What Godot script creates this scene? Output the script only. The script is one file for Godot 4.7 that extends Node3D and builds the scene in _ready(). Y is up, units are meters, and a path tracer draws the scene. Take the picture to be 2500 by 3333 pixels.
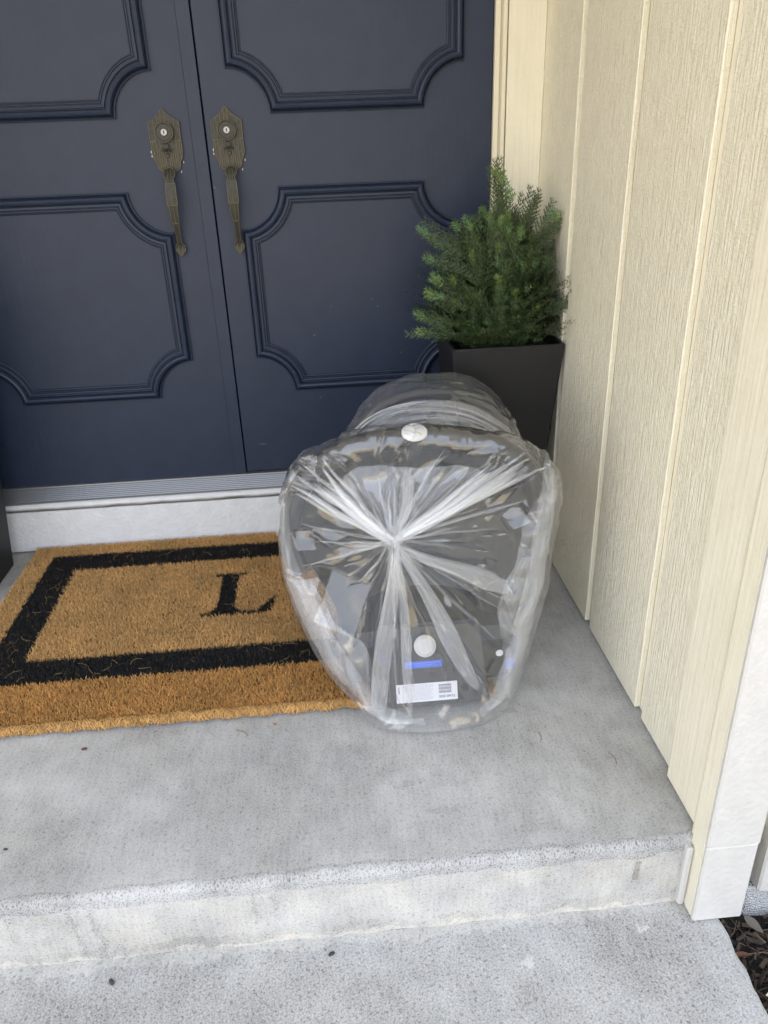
extends Node3D
# Entry porch: navy double door, board siding wall, coir mat, potted cypress, object tied up in a clear bag.
# x right along the door, y up from the porch floor, z out of the door towards the street.

const WALL_X := 0.889
const STEP_Z := 1.350
const LOW_Y := -0.162

var rng := RandomNumberGenerator.new()
var taken := {}


func _ready() -> void:
	rng.seed = 7
	make_camera()
	make_light()
	make_materials()
	make_ground()
	make_steps()
	make_house()
	make_side_wall()
	make_post()
	make_frame()
	make_threshold()
	make_doors()
	make_planters()
	make_mat()
	make_packed_item()
	make_bag()
	make_debris()


# ------------------------------------------------------------------ camera, sky, sun, exposure
func make_camera() -> void:
	var cam := Camera3D.new()
	cam.name = "camera"
	cam.transform = Transform3D(Basis(Vector3(0.995865, -0.034986, 0.083843), Vector3(0.068028, 0.898844, -0.432957), Vector3(-0.060214, 0.436871, 0.897507)).orthonormalized(), Vector3(0.27866, 1.12858, 2.26647))
	cam.fov = 67.646
	cam.near = 0.05
	cam.far = 400.0
	add_child(cam)
	cam.current = true


func make_light() -> void:
	var sm := ProceduralSkyMaterial.new()
	sm.sky_top_color = Color(0.68, 0.72, 0.79)
	sm.sky_horizon_color = Color(0.89, 0.885, 0.875)
	sm.sky_curve = 0.16
	sm.ground_bottom_color = Color(0.30, 0.28, 0.24)
	sm.ground_horizon_color = Color(0.62, 0.64, 0.62)
	sm.sun_angle_max = 20.0
	var sky := Sky.new()
	sky.sky_material = sm
	var env := Environment.new()
	env.background_mode = Environment.BG_SKY
	env.sky = sky
	env.tonemap_mode = Environment.TONE_MAPPER_LINEAR
	env.tonemap_exposure = 5.35
	env.sdfgi_enabled = true
	env.ssao_enabled = true
	env.ssil_enabled = true
	var we := WorldEnvironment.new()
	we.name = "world_environment"
	we.environment = env
	add_child(we)
	var sun := DirectionalLight3D.new()
	sun.name = "sun"
	sun.light_energy = 1.5
	sun.light_angular_distance = 0.5
	sun.light_color = Color(1.0, 0.94, 0.84)
	sun.shadow_enabled = true
	add_child(sun)
	# the sun stands high behind the house: the porch lies in open shade
	sun.look_at_from_position(Vector3(-3.0, 7.0, -5.0), Vector3.ZERO)


# ------------------------------------------------------------------ mesh helpers
class MB:
	var v := PackedVector3Array()
	var n := PackedVector3Array()
	var c := PackedColorArray()
	var uv := PackedVector2Array()
	var colored := false
	var mapped := false
	var col := Color.WHITE

	func tri(a: Vector3, b: Vector3, d: Vector3) -> void:
		# counter-clockwise seen from outside
		var nn := (b - a).cross(d - a)
		if nn.length_squared() < 1e-18:
			return
		nn = nn.normalized()
		v.append(a); v.append(d); v.append(b)
		n.append(nn); n.append(nn); n.append(nn)
		if colored:
			c.append(col); c.append(col); c.append(col)

	func quad(a: Vector3, b: Vector3, d: Vector3, e: Vector3) -> void:
		tri(a, b, d)
		tri(a, d, e)

	func box(lo: Vector3, hi: Vector3, r: float = 0.0) -> void:
		if r <= 0.0:
			r = 0.0004
		var x := [lo.x, hi.x]
		var y := [lo.y, hi.y]
		var z := [lo.z, hi.z]
		var s := [1.0, -1.0]
		# faces
		for i in 2:
			var o: float = s[i]
			quad2(Vector3(x[i], lo.y + r, lo.z + r), Vector3(x[i], hi.y - r, lo.z + r), Vector3(x[i], hi.y - r, hi.z - r), Vector3(x[i], lo.y + r, hi.z - r), Vector3(-o, 0, 0))
			quad2(Vector3(lo.x + r, y[i], lo.z + r), Vector3(hi.x - r, y[i], lo.z + r), Vector3(hi.x - r, y[i], hi.z - r), Vector3(lo.x + r, y[i], hi.z - r), Vector3(0, -o, 0))
			quad2(Vector3(lo.x + r, lo.y + r, z[i]), Vector3(hi.x - r, lo.y + r, z[i]), Vector3(hi.x - r, hi.y - r, z[i]), Vector3(lo.x + r, hi.y - r, z[i]), Vector3(0, 0, -o))
		for i in 2:
			for j in 2:
				var si: float = s[i] * r
				var sj: float = s[j] * r
				quad2(Vector3(x[i], y[j] + sj, lo.z + r), Vector3(x[i] + si, y[j], lo.z + r), Vector3(x[i] + si, y[j], hi.z - r), Vector3(x[i], y[j] + sj, hi.z - r), Vector3(-si, -sj, 0))
				quad2(Vector3(x[i], lo.y + r, z[j] + sj), Vector3(x[i] + si, lo.y + r, z[j]), Vector3(x[i] + si, hi.y - r, z[j]), Vector3(x[i], hi.y - r, z[j] + sj), Vector3(-si, 0, -sj))
				quad2(Vector3(lo.x + r, y[i], z[j] + sj), Vector3(lo.x + r, y[i] + si, z[j]), Vector3(hi.x - r, y[i] + si, z[j]), Vector3(hi.x - r, y[i], z[j] + sj), Vector3(0, -si, -sj))
				for k in 2:
					var sk: float = s[k] * r
					var a := Vector3(x[i], y[j] + sj, z[k] + sk)
					var b := Vector3(x[i] + si, y[j], z[k] + sk)
					var d := Vector3(x[i] + si, y[j] + sj, z[k])
					if (b - a).cross(d - a).dot(Vector3(-si, -sj, -sk)) < 0.0:
						tri(a, d, b)
					else:
						tri(a, b, d)

	func quad2(a: Vector3, b: Vector3, d: Vector3, e: Vector3, outward: Vector3) -> void:
		if (b - a).cross(d - a).dot(outward) < 0.0:
			quad(a, e, d, b)
		else:
			quad(a, b, d, e)

	func grid(p: Array, closed_u: bool = false) -> void:
		# p: rows of PackedVector3Array of equal length; smooth normals from neighbours
		var rows := p.size()
		var cols: int = p[0].size()
		var nn := []
		for i in rows:
			var line := PackedVector3Array()
			line.resize(cols)
			for j in cols:
				var ja := j - 1
				var jb := j + 1
				if closed_u:
					ja = (j - 1 + cols) % cols
					jb = (j + 1) % cols
				else:
					ja = maxi(ja, 0)
					jb = mini(jb, cols - 1)
				var du: Vector3 = p[i][jb] - p[i][ja]
				var dv: Vector3 = p[mini(i + 1, rows - 1)][j] - p[maxi(i - 1, 0)][j]
				var q := du.cross(dv)
				line[j] = q.normalized() if q.length_squared() > 1e-20 else Vector3.UP
			nn.append(line)
		var last := cols if closed_u else cols - 1
		for i in rows - 1:
			for j in last:
				var k := (j + 1) % cols
				# a=(i,j) b=(i,k) d=(i+1,k) e=(i+1,j); normal du x dv
				v.append(p[i][j]); v.append(p[i + 1][k]); v.append(p[i][k])
				n.append(nn[i][j]); n.append(nn[i + 1][k]); n.append(nn[i][k])
				v.append(p[i][j]); v.append(p[i + 1][j]); v.append(p[i + 1][k])
				n.append(nn[i][j]); n.append(nn[i + 1][j]); n.append(nn[i + 1][k])
				if colored:
					for q in 6:
						c.append(col)

	func tube(pts: PackedVector3Array, r0: float, r1: float, sides: int = 6, caps: bool = true) -> void:
		var rows := []
		var ref := Vector3(0.123, 0.9, 0.34).normalized()
		for i in pts.size():
			var d := (pts[mini(i + 1, pts.size() - 1)] - pts[maxi(i - 1, 0)]).normalized()
			var a := d.cross(ref)
			if a.length() < 0.05:
				a = d.cross(Vector3.RIGHT)
			a = a.normalized()
			var b := d.cross(a).normalized()
			var r := lerpf(r0, r1, float(i) / maxf(1.0, pts.size() - 1.0))
			var row := PackedVector3Array()
			for k in sides:
				var t := TAU * k / sides
				row.append(pts[i] + (a * cos(t) + b * sin(t)) * r)
			rows.append(row)
		grid(rows, true)
		if caps:
			for k in sides:
				var e: PackedVector3Array = rows[0]
				tri(pts[0], e[(k + 1) % sides], e[k])
				e = rows[rows.size() - 1]
				tri(pts[pts.size() - 1], e[k], e[(k + 1) % sides])

	func disc(at: Vector3, axis: Vector3, prof: Array, sides: int = 28) -> void:
		# lathe: prof = [[radius, height along axis], ...] from base rim to tip
		axis = axis.normalized()
		var a := axis.cross(Vector3(0.3, 0.2, 0.9)).normalized()
		if absf(axis.dot(Vector3(0, 1, 0))) > 0.9:
			a = axis.cross(Vector3(0, 0, 1)).normalized()
		var b := axis.cross(a)
		for i in prof.size() - 1:
			for k in sides:
				var t0 := TAU * k / sides
				var t1 := TAU * (k + 1) / sides
				var d0 := a * cos(t0) + b * sin(t0)
				var d1 := a * cos(t1) + b * sin(t1)
				var p0: Array = prof[i]
				var p1: Array = prof[i + 1]
				var q0: Vector3 = at + d0 * p0[0] + axis * p0[1]
				var q1: Vector3 = at + d1 * p0[0] + axis * p0[1]
				var q2: Vector3 = at + d1 * p1[0] + axis * p1[1]
				var q3: Vector3 = at + d0 * p1[0] + axis * p1[1]
				tri(q0, q1, q2)
				tri(q0, q2, q3)

	func mesh() -> ArrayMesh:
		var arr := []
		arr.resize(Mesh.ARRAY_MAX)
		arr[Mesh.ARRAY_VERTEX] = v
		arr[Mesh.ARRAY_NORMAL] = n
		if colored:
			arr[Mesh.ARRAY_COLOR] = c
		if mapped:
			arr[Mesh.ARRAY_TEX_UV] = uv
		var m := ArrayMesh.new()
		m.add_surface_from_arrays(Mesh.PRIMITIVE_TRIANGLES, arr)
		return m


func numbered(called: String) -> String:
	if not taken.has(called):
		taken[called] = 0
		return called
	taken[called] += 1
	return "%s_%03d" % [called, taken[called]]


func obj(called: String, mb, mat: Material, parent: Node = self) -> MeshInstance3D:
	var o := MeshInstance3D.new()
	o.mesh = mb.mesh() if mb is MB else mb
	o.material_override = mat
	o.name = numbered(called) if parent == self else called
	parent.add_child(o, true)
	return o


func thing(called: String, label: String, category: String, at: Vector3 = Vector3.ZERO, group: String = "") -> Node3D:
	var o := Node3D.new()
	o.name = numbered(called)
	add_child(o)
	o.position = at
	tag(o, label, category, group)
	return o


func tag(o: Node, label: String, category: String, group: String = "") -> void:
	o.set_meta("label", label)
	o.set_meta("category", category)
	if group != "":
		o.set_meta("group", group)


func struct(o: Node, label: String, category: String) -> void:
	o.set_meta("kind", "structure")
	o.set_meta("label", label)
	o.set_meta("category", category)


func bx(called: String, lo: Vector3, hi: Vector3, r: float, mat: Material, parent: Node = self) -> MeshInstance3D:
	var b := MB.new()
	b.box(lo, hi, r)
	return obj(called, b, mat, parent)


func noise(s: int, freq: float, kind: int = FastNoiseLite.TYPE_SIMPLEX_SMOOTH, oct: int = 4) -> FastNoiseLite:
	var f := FastNoiseLite.new()
	f.seed = s
	f.noise_type = kind
	f.frequency = freq
	f.fractal_octaves = oct
	if oct <= 1:
		f.fractal_type = FastNoiseLite.FRACTAL_NONE
	return f


func lin(r: float, g: float, b: float, a: float = 1.0) -> Color:
	var k := Color(r, g, b).linear_to_srgb()
	k.a = a
	return k


func tex(im: Image) -> ImageTexture:
	return ImageTexture.create_from_image(im)


func seamless(f: FastNoiseLite, w: int, h: int) -> Image:
	var im := f.get_seamless_image(w, h)
	im.convert(Image.FORMAT_L8)
	return im


# ------------------------------------------------------------------ materials
var M := {}
var height_grain: Image
var height_sawn: Image


func flat(color: Color, rough: float, metal: float = 0.0, spec: float = 0.5) -> StandardMaterial3D:
	var m := StandardMaterial3D.new()
	m.albedo_color = color
	m.roughness = rough
	m.metallic = metal
	m.metallic_specular = spec
	return m


func relief(m: StandardMaterial3D, im: Image, cm: float, scale: Vector3) -> StandardMaterial3D:
	m.heightmap_enabled = true
	m.heightmap_texture = tex(im)
	m.heightmap_scale = cm
	m.uv1_triplanar = true
	m.uv1_world_triplanar = true
	m.uv1_scale = scale
	m.uv1_triplanar_sharpness = 8.0
	return m


func toned(im: Image, dark: Color, bright: Color) -> Image:
	# grey image to a two-colour image
	var w := im.get_width()
	var h := im.get_height()
	var src := im.get_data()
	var out := PackedByteArray()
	out.resize(w * h * 3)
	for i in w * h:
		var t := src[i] / 255.0
		var k := dark.lerp(bright, t)
		out[i * 3] = int(k.r * 255.0)
		out[i * 3 + 1] = int(k.g * 255.0)
		out[i * 3 + 2] = int(k.b * 255.0)
	var im2 := Image.create_from_data(w, h, false, Image.FORMAT_RGB8, out)
	return im2


func sum_images(list: Array, weights: Array) -> Image:
	var w: int = list[0].get_width()
	var h: int = list[0].get_height()
	var datas := []
	for im in list:
		datas.append(im.get_data())
	var out := PackedByteArray()
	out.resize(w * h)
	for i in w * h:
		var t := 0.0
		for k in datas.size():
			t += (datas[k][i] / 255.0 - 0.5) * weights[k]
		out[i] = clampi(int((t + 0.5) * 255.0), 0, 255)
	return Image.create_from_data(w, h, false, Image.FORMAT_L8, out)


func make_materials() -> void:
	# rough-sawn grain running up and down: stretched noise and cross scratches of the saw
	var a := seamless(noise(11, 0.055, FastNoiseLite.TYPE_SIMPLEX, 3), 512, 32)
	a.resize(512, 512, Image.INTERPOLATE_CUBIC)
	var b := seamless(noise(12, 0.02, FastNoiseLite.TYPE_SIMPLEX, 3), 512, 96)
	b.resize(512, 512, Image.INTERPOLATE_CUBIC)
	var c := seamless(noise(13, 0.12, FastNoiseLite.TYPE_SIMPLEX, 2), 64, 512)
	c.resize(512, 512, Image.INTERPOLATE_CUBIC)
	var d := seamless(noise(14, 0.015, FastNoiseLite.TYPE_SIMPLEX, 4), 512, 512)
	height_sawn = sum_images([a, b, c, d], [0.55, 0.22, 0.26, 0.42])
	height_grain = sum_images([seamless(noise(21, 0.09, FastNoiseLite.TYPE_SIMPLEX, 4), 512, 512), seamless(noise(22, 0.02, FastNoiseLite.TYPE_SIMPLEX, 3), 512, 512)], [0.9, 0.4])

	var mott := seamless(noise(31, 0.006, FastNoiseLite.TYPE_SIMPLEX, 5), 512, 512)
	var cream := flat(Color.WHITE, 0.40)
	cream.albedo_texture = tex(toned(mott, lin(0.735, 0.685, 0.535), lin(0.79, 0.745, 0.60)))
	M.siding = relief(cream, height_sawn, 0.24, Vector3(4.6, 4.0, 4.6))
	var board := flat(Color.WHITE, 0.6)
	board.albedo_texture = cream.albedo_texture
	M.cream_board = relief(board, height_sawn, 0.13, Vector3(2.4, 1.5, 2.4))
	var smooth := flat(lin(0.72, 0.665, 0.51), 0.5)
	M.cream_smooth = relief(smooth, height_grain, 0.05, Vector3(2, 2, 2))
	var lump := seamless(noise(33, 0.022, FastNoiseLite.TYPE_SIMPLEX_SMOOTH, 4), 512, 512)
	var white := flat(Color.WHITE, 0.5)
	white.albedo_texture = tex(toned(mott, lin(0.515, 0.495, 0.455), lin(0.555, 0.535, 0.495)))
	M.white_paint = relief(white, lump, 0.10, Vector3(6.5, 5.0, 6.5))
	var sill := flat(Color.WHITE, 0.55)
	sill.albedo_texture = tex(toned(mott, lin(0.60, 0.60, 0.60), lin(0.66, 0.66, 0.66)))
	M.sill_paint = relief(sill, lump, 0.14, Vector3(5.0, 5.0, 5.0))
	var found := flat(Color.WHITE, 0.8)
	found.albedo_texture = sill.albedo_texture
	M.foundation = relief(found, height_grain, 0.9, Vector3(4, 4, 4))

	# door paint: brushed satin navy with a little grain telegraphing through
	var brush := seamless(noise(41, 0.05, FastNoiseLite.TYPE_SIMPLEX, 3), 512, 48)
	brush.resize(512, 512, Image.INTERPOLATE_CUBIC)
	var fine := sum_images([brush, height_grain], [0.5, 0.35])
	var navy := flat(Color.WHITE, 0.48, 0.0, 0.42)
	navy.albedo_texture = tex(toned(seamless(noise(42, 0.008, FastNoiseLite.TYPE_SIMPLEX, 5), 512, 512), lin(0.0145, 0.0225, 0.0455), lin(0.0180, 0.0270, 0.0530)))
	M.navy = relief(navy, fine, 0.028, Vector3(2.2, 2.2, 2.2))
	var nm := flat(lin(0.021, 0.028, 0.047), 0.36)
	M.navy_trim = M.navy

	var alu := flat(lin(0.22, 0.225, 0.235), 0.42, 0.6)
	M.aluminium = relief(alu, brush, 0.03, Vector3(3, 3, 3))
	# aged brass
	var patina := seamless(noise(51, 0.03, FastNoiseLite.TYPE_SIMPLEX, 4), 256, 256)
	var bronze := flat(Color.WHITE, 0.5, 0.35)
	bronze.albedo_texture = tex(toned(patina, lin(0.020, 0.020, 0.015), lin(0.050, 0.047, 0.034)))
	bronze.uv1_triplanar = true
	bronze.uv1_world_triplanar = true
	bronze.uv1_scale = Vector3(9, 9, 9)
	M.bronze = bronze
	M.brass_worn = flat(lin(0.135, 0.115, 0.075), 0.45, 0.45)
	M.steel = flat(lin(0.26, 0.26, 0.26), 0.35, 0.7)
	M.black = flat(lin(0.008, 0.008, 0.008), 0.6)
	var pot := flat(lin(0.0065, 0.0065, 0.0075), 0.5)
	M.pot = relief(pot, height_grain, 0.02, Vector3(5, 5, 5))
	M.potting = relief(flat(lin(0.02, 0.015, 0.010), 0.95), height_grain, 1.0, Vector3(6, 6, 6))
	var leaf := flat(Color.WHITE, 0.5)
	leaf.vertex_color_use_as_albedo = true
	leaf.backlight_enabled = true
	leaf.backlight = Color(0.25, 0.25, 0.25)
	M.needles = leaf
	M.bark = flat(lin(0.05, 0.035, 0.022), 0.9)
	var fib := flat(Color.WHITE, 0.75)
	fib.vertex_color_use_as_albedo = true
	M.fibre = fib
	M.plastic = relief(flat(lin(0.013, 0.013, 0.014), 0.42), height_grain, 0.02, Vector3(5, 5, 5))
	M.plastic_grey = flat(lin(0.05, 0.05, 0.052), 0.5)
	M.white_cap = relief(flat(lin(0.74, 0.74, 0.73), 0.45), height_grain, 0.05, Vector3(12, 12, 12))
	M.grey_cap = flat(lin(0.50, 0.50, 0.49), 0.5)
	M.blue = flat(lin(0.03, 0.10, 0.52), 0.5)
	var film := flat(lin(0.86, 0.87, 0.89, 0.026), 0.05, 0.0, 0.62)
	film.transparency = BaseMaterial3D.TRANSPARENCY_ALPHA
	film.cull_mode = BaseMaterial3D.CULL_DISABLED
	M.film = film
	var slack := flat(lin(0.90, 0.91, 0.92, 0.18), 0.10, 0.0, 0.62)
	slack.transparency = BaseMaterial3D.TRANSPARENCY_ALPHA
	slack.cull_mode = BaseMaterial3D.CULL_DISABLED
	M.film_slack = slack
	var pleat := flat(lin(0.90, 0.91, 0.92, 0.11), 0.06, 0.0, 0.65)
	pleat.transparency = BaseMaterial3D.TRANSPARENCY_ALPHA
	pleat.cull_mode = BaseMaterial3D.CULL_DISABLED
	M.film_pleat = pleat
	var bunch := flat(lin(0.93, 0.935, 0.94, 0.22), 0.07, 0.0, 0.65)
	bunch.transparency = BaseMaterial3D.TRANSPARENCY_ALPHA
	bunch.cull_mode = BaseMaterial3D.CULL_DISABLED
	M.film_bunch = bunch
	M.concrete_far = concrete_plain()


func concrete_plain() -> StandardMaterial3D:
	var m := flat(Color.WHITE, 0.85)
	m.albedo_texture = tex(toned(sum_images([seamless(noise(61, 0.01, FastNoiseLite.TYPE_SIMPLEX, 5), 512, 512), seamless(noise(62, 0.2, FastNoiseLite.TYPE_SIMPLEX, 2), 512, 512)], [0.7, 0.5]), lin(0.27, 0.265, 0.25), lin(0.43, 0.42, 0.40)))
	return relief(m, height_grain, 0.25, Vector3(1.2, 1.2, 1.2))


# ------------------------------------------------------------------ ground and steps
func make_ground() -> void:
	var g := MB.new()
	g.quad(Vector3(-150, -0.30, 150), Vector3(150, -0.30, 150), Vector3(150, -0.30, -150), Vector3(-150, -0.30, -150))
	var gm := flat(Color.WHITE, 0.9)
	gm.albedo_texture = tex(toned(seamless(noise(71, 0.02, FastNoiseLite.TYPE_SIMPLEX, 5), 256, 256), lin(0.30, 0.255, 0.17), lin(0.42, 0.365, 0.25)))
	relief(gm, height_grain, 1.0, Vector3(0.4, 0.4, 0.4))
	struct(obj("ground", g, gm), "sunlit dry ground in front of the house", "ground")


func step_image(w: int, h: int, x0: float, x1: float, v1: float, lower: bool) -> Image:
	# concrete colour, laid out flat: u along x, v from the back to the front and down the riser
	var blotch := noise(81 + int(lower), 2.6, FastNoiseLite.TYPE_SIMPLEX, 4)
	var cloud := noise(83 + int(lower), 7.0, FastNoiseLite.TYPE_SIMPLEX, 4)
	var sand := noise(85, 260.0, FastNoiseLite.TYPE_SIMPLEX, 2)
	var pit := noise(87, 210.0, FastNoiseLite.TYPE_SIMPLEX, 1)
	var pit2 := noise(90, 100.0, FastNoiseLite.TYPE_SIMPLEX, 1)
	var broom := noise(88, 1.0, FastNoiseLite.TYPE_SIMPLEX, 3)
	var wob := noise(89, 9.0, FastNoiseLite.TYPE_SIMPLEX, 3)
	var out := PackedByteArray()
	out.resize(w * h * 3)
	var k := 0
	for j in h:
		var vv := v1 * (j + 0.5) / h
		for i in w:
			var x := x0 + (x1 - x0) * (i + 0.5) / w
			var n1 := blotch.get_noise_2d(x, vv)
			var n2 := cloud.get_noise_2d(x, vv)
			var t := 0.430 + 0.040 * n1 + 0.055 * n2 + 0.080 * sand.get_noise_2d(x, vv)
			t += 0.03 * broom.get_noise_2d(x * 90.0, vv * 9.0)
			var warm := 0.0
			# weathered patches: a film of dirt held in the open grain
			var grime0 := blotch.get_noise_2d(x * 0.8 + 11.0, vv * 0.8) + 0.5 * cloud.get_noise_2d(x * 2.0, vv * 2.0) + 0.5 * sand.get_noise_2d(x, vv)
			if grime0 > 0.22:
				t -= 0.035
				warm = 0.012
			elif grime0 < -0.34:
				t += 0.035
			var pp := pit.get_noise_2d(x, vv)
			var p2 := pit2.get_noise_2d(x + 3.0, vv)
			if lower:
				t -= 0.03
				t -= 0.10 * clampf((pp - 0.46) * 3.0, 0.0, 1.0)
				t -= 0.13 * clampf((p2 - 0.62) * 5.0, 0.0, 1.0)
				t += 0.10 * clampf((-pp - 0.45) * 3.0, 0.0, 1.0)
				var back := vv - 0.004
				# lime run out along the joint below the riser
				var joint := 0.016 + 0.012 * wob.get_noise_2d(x, 0.0) + 0.010 * wob.get_noise_2d(x * 5.0, vv * 5.0)
				if back < joint:
					t += 0.07 + 0.05 * pp
					warm = 0.02
				for s in [[0.555, 0.085, 0.009, 0.015], [0.775, 0.045, 0.008, 0.008], [0.52, 0.052, 0.003, 0.003], [0.18, 0.20, 0.007, 0.005]]:
					var e := Vector2((x - s[0]) / s[2], (vv - s[1]) / s[3]).length() + 1.1 * wob.get_noise_2d(x * 5.0, vv * 5.0)
					if e < 1.0 and pp > -0.25 + 0.5 * (e - 0.4):
						t = lerpf(t, 0.64, 0.75)
			else:
				t -= 0.10 * clampf((pp - 0.50) * 3.0, 0.0, 1.0)
				t -= 0.09 * clampf((p2 - 0.66) * 5.0, 0.0, 1.0)
				var edge := vv - STEP_Z
				# worn, open-grained nose of the step
				if absf(edge - 0.004) < 0.020 + 0.010 * n2:
					t -= 0.10 * clampf((pp - 0.30) * 3.0, 0.0, 1.0) + 0.045 * (1.0 + sand.get_noise_2d(x, vv))
				if edge > 0.025:
					warm += 0.022
					# lime and dust on the riser foot
					var foot := 0.156 - edge + 0.010 * wob.get_noise_2d(x * 0.9, 4.0) + 0.006 * wob.get_noise_2d(x * 5.0, vv * 6.0)
					if foot < 0.012 and wob.get_noise_2d(x * 6.0, vv * 8.0) + 0.5 * pp > -0.28:
						t += 0.055 + 0.05 * pp
						warm = 0.055
					elif foot < 0.034:
						var grime := wob.get_noise_2d(x * 0.5, 9.0) + 0.6 * wob.get_noise_2d(x * 4.0, vv * 6.0) + 0.4 * pp
						if grime > 0.02:
							t -= 0.05
							warm = 0.035
					if n2 > 0.12:
						warm += 0.012
					# drip stains
					for s in [[-0.225, 0.0035, 0.15], [-0.188, 0.0045, 0.13], [-0.330, 0.003, 0.09], [-0.36, 0.003, 0.08], [0.085, 0.003, 0.10], [0.12, 0.004, 0.09]]:
						var dx: float = absf(x - s[0] - 0.10 * (edge - 0.03) - 0.006 * wob.get_noise_2d(vv * 4.0, s[0] * 10.0))
						if dx < s[1] * 1.5 and edge < s[2]:
							t -= 0.085 * (0.6 + 0.6 * pp)
					if absf(x - 0.770) < 0.005 and edge > 0.035 and edge < 0.085:
						t -= 0.12
						warm = 0.06
				else:
					# faint old water marks and scuffs on the tread
					var ring := absf(blotch.get_noise_2d(x * 1.7 + 5.0, vv * 1.7)) 
					if ring < 0.02 and n2 > 0.0:
						t -= 0.03
					for s in [[0.62, 0.98, 0.016, 0.006], [0.44, 1.235, 0.03, 0.008], [0.38, 1.16, 0.02, 0.01]]:
						var e2 := Vector2((x - s[0]) / s[2], (vv - s[1]) / s[3]).length() + 1.3 * wob.get_noise_2d(x * 4.0, vv * 4.0)
						if e2 < 1.0:
							t -= 0.05
			t = clampf(t, 0.06, 0.8)
			var cc := Color(t * (1.018 + warm), t, t * (0.955 - 1.6 * warm)).linear_to_srgb()
			out[k] = int(clampf(cc.r, 0.0, 1.0) * 255.0)
			out[k + 1] = int(clampf(cc.g, 0.0, 1.0) * 255.0)
			out[k + 2] = int(clampf(cc.b, 0.0, 1.0) * 255.0)
			k += 3
	return Image.create_from_data(w, h, false, Image.FORMAT_RGB8, out)


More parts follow.
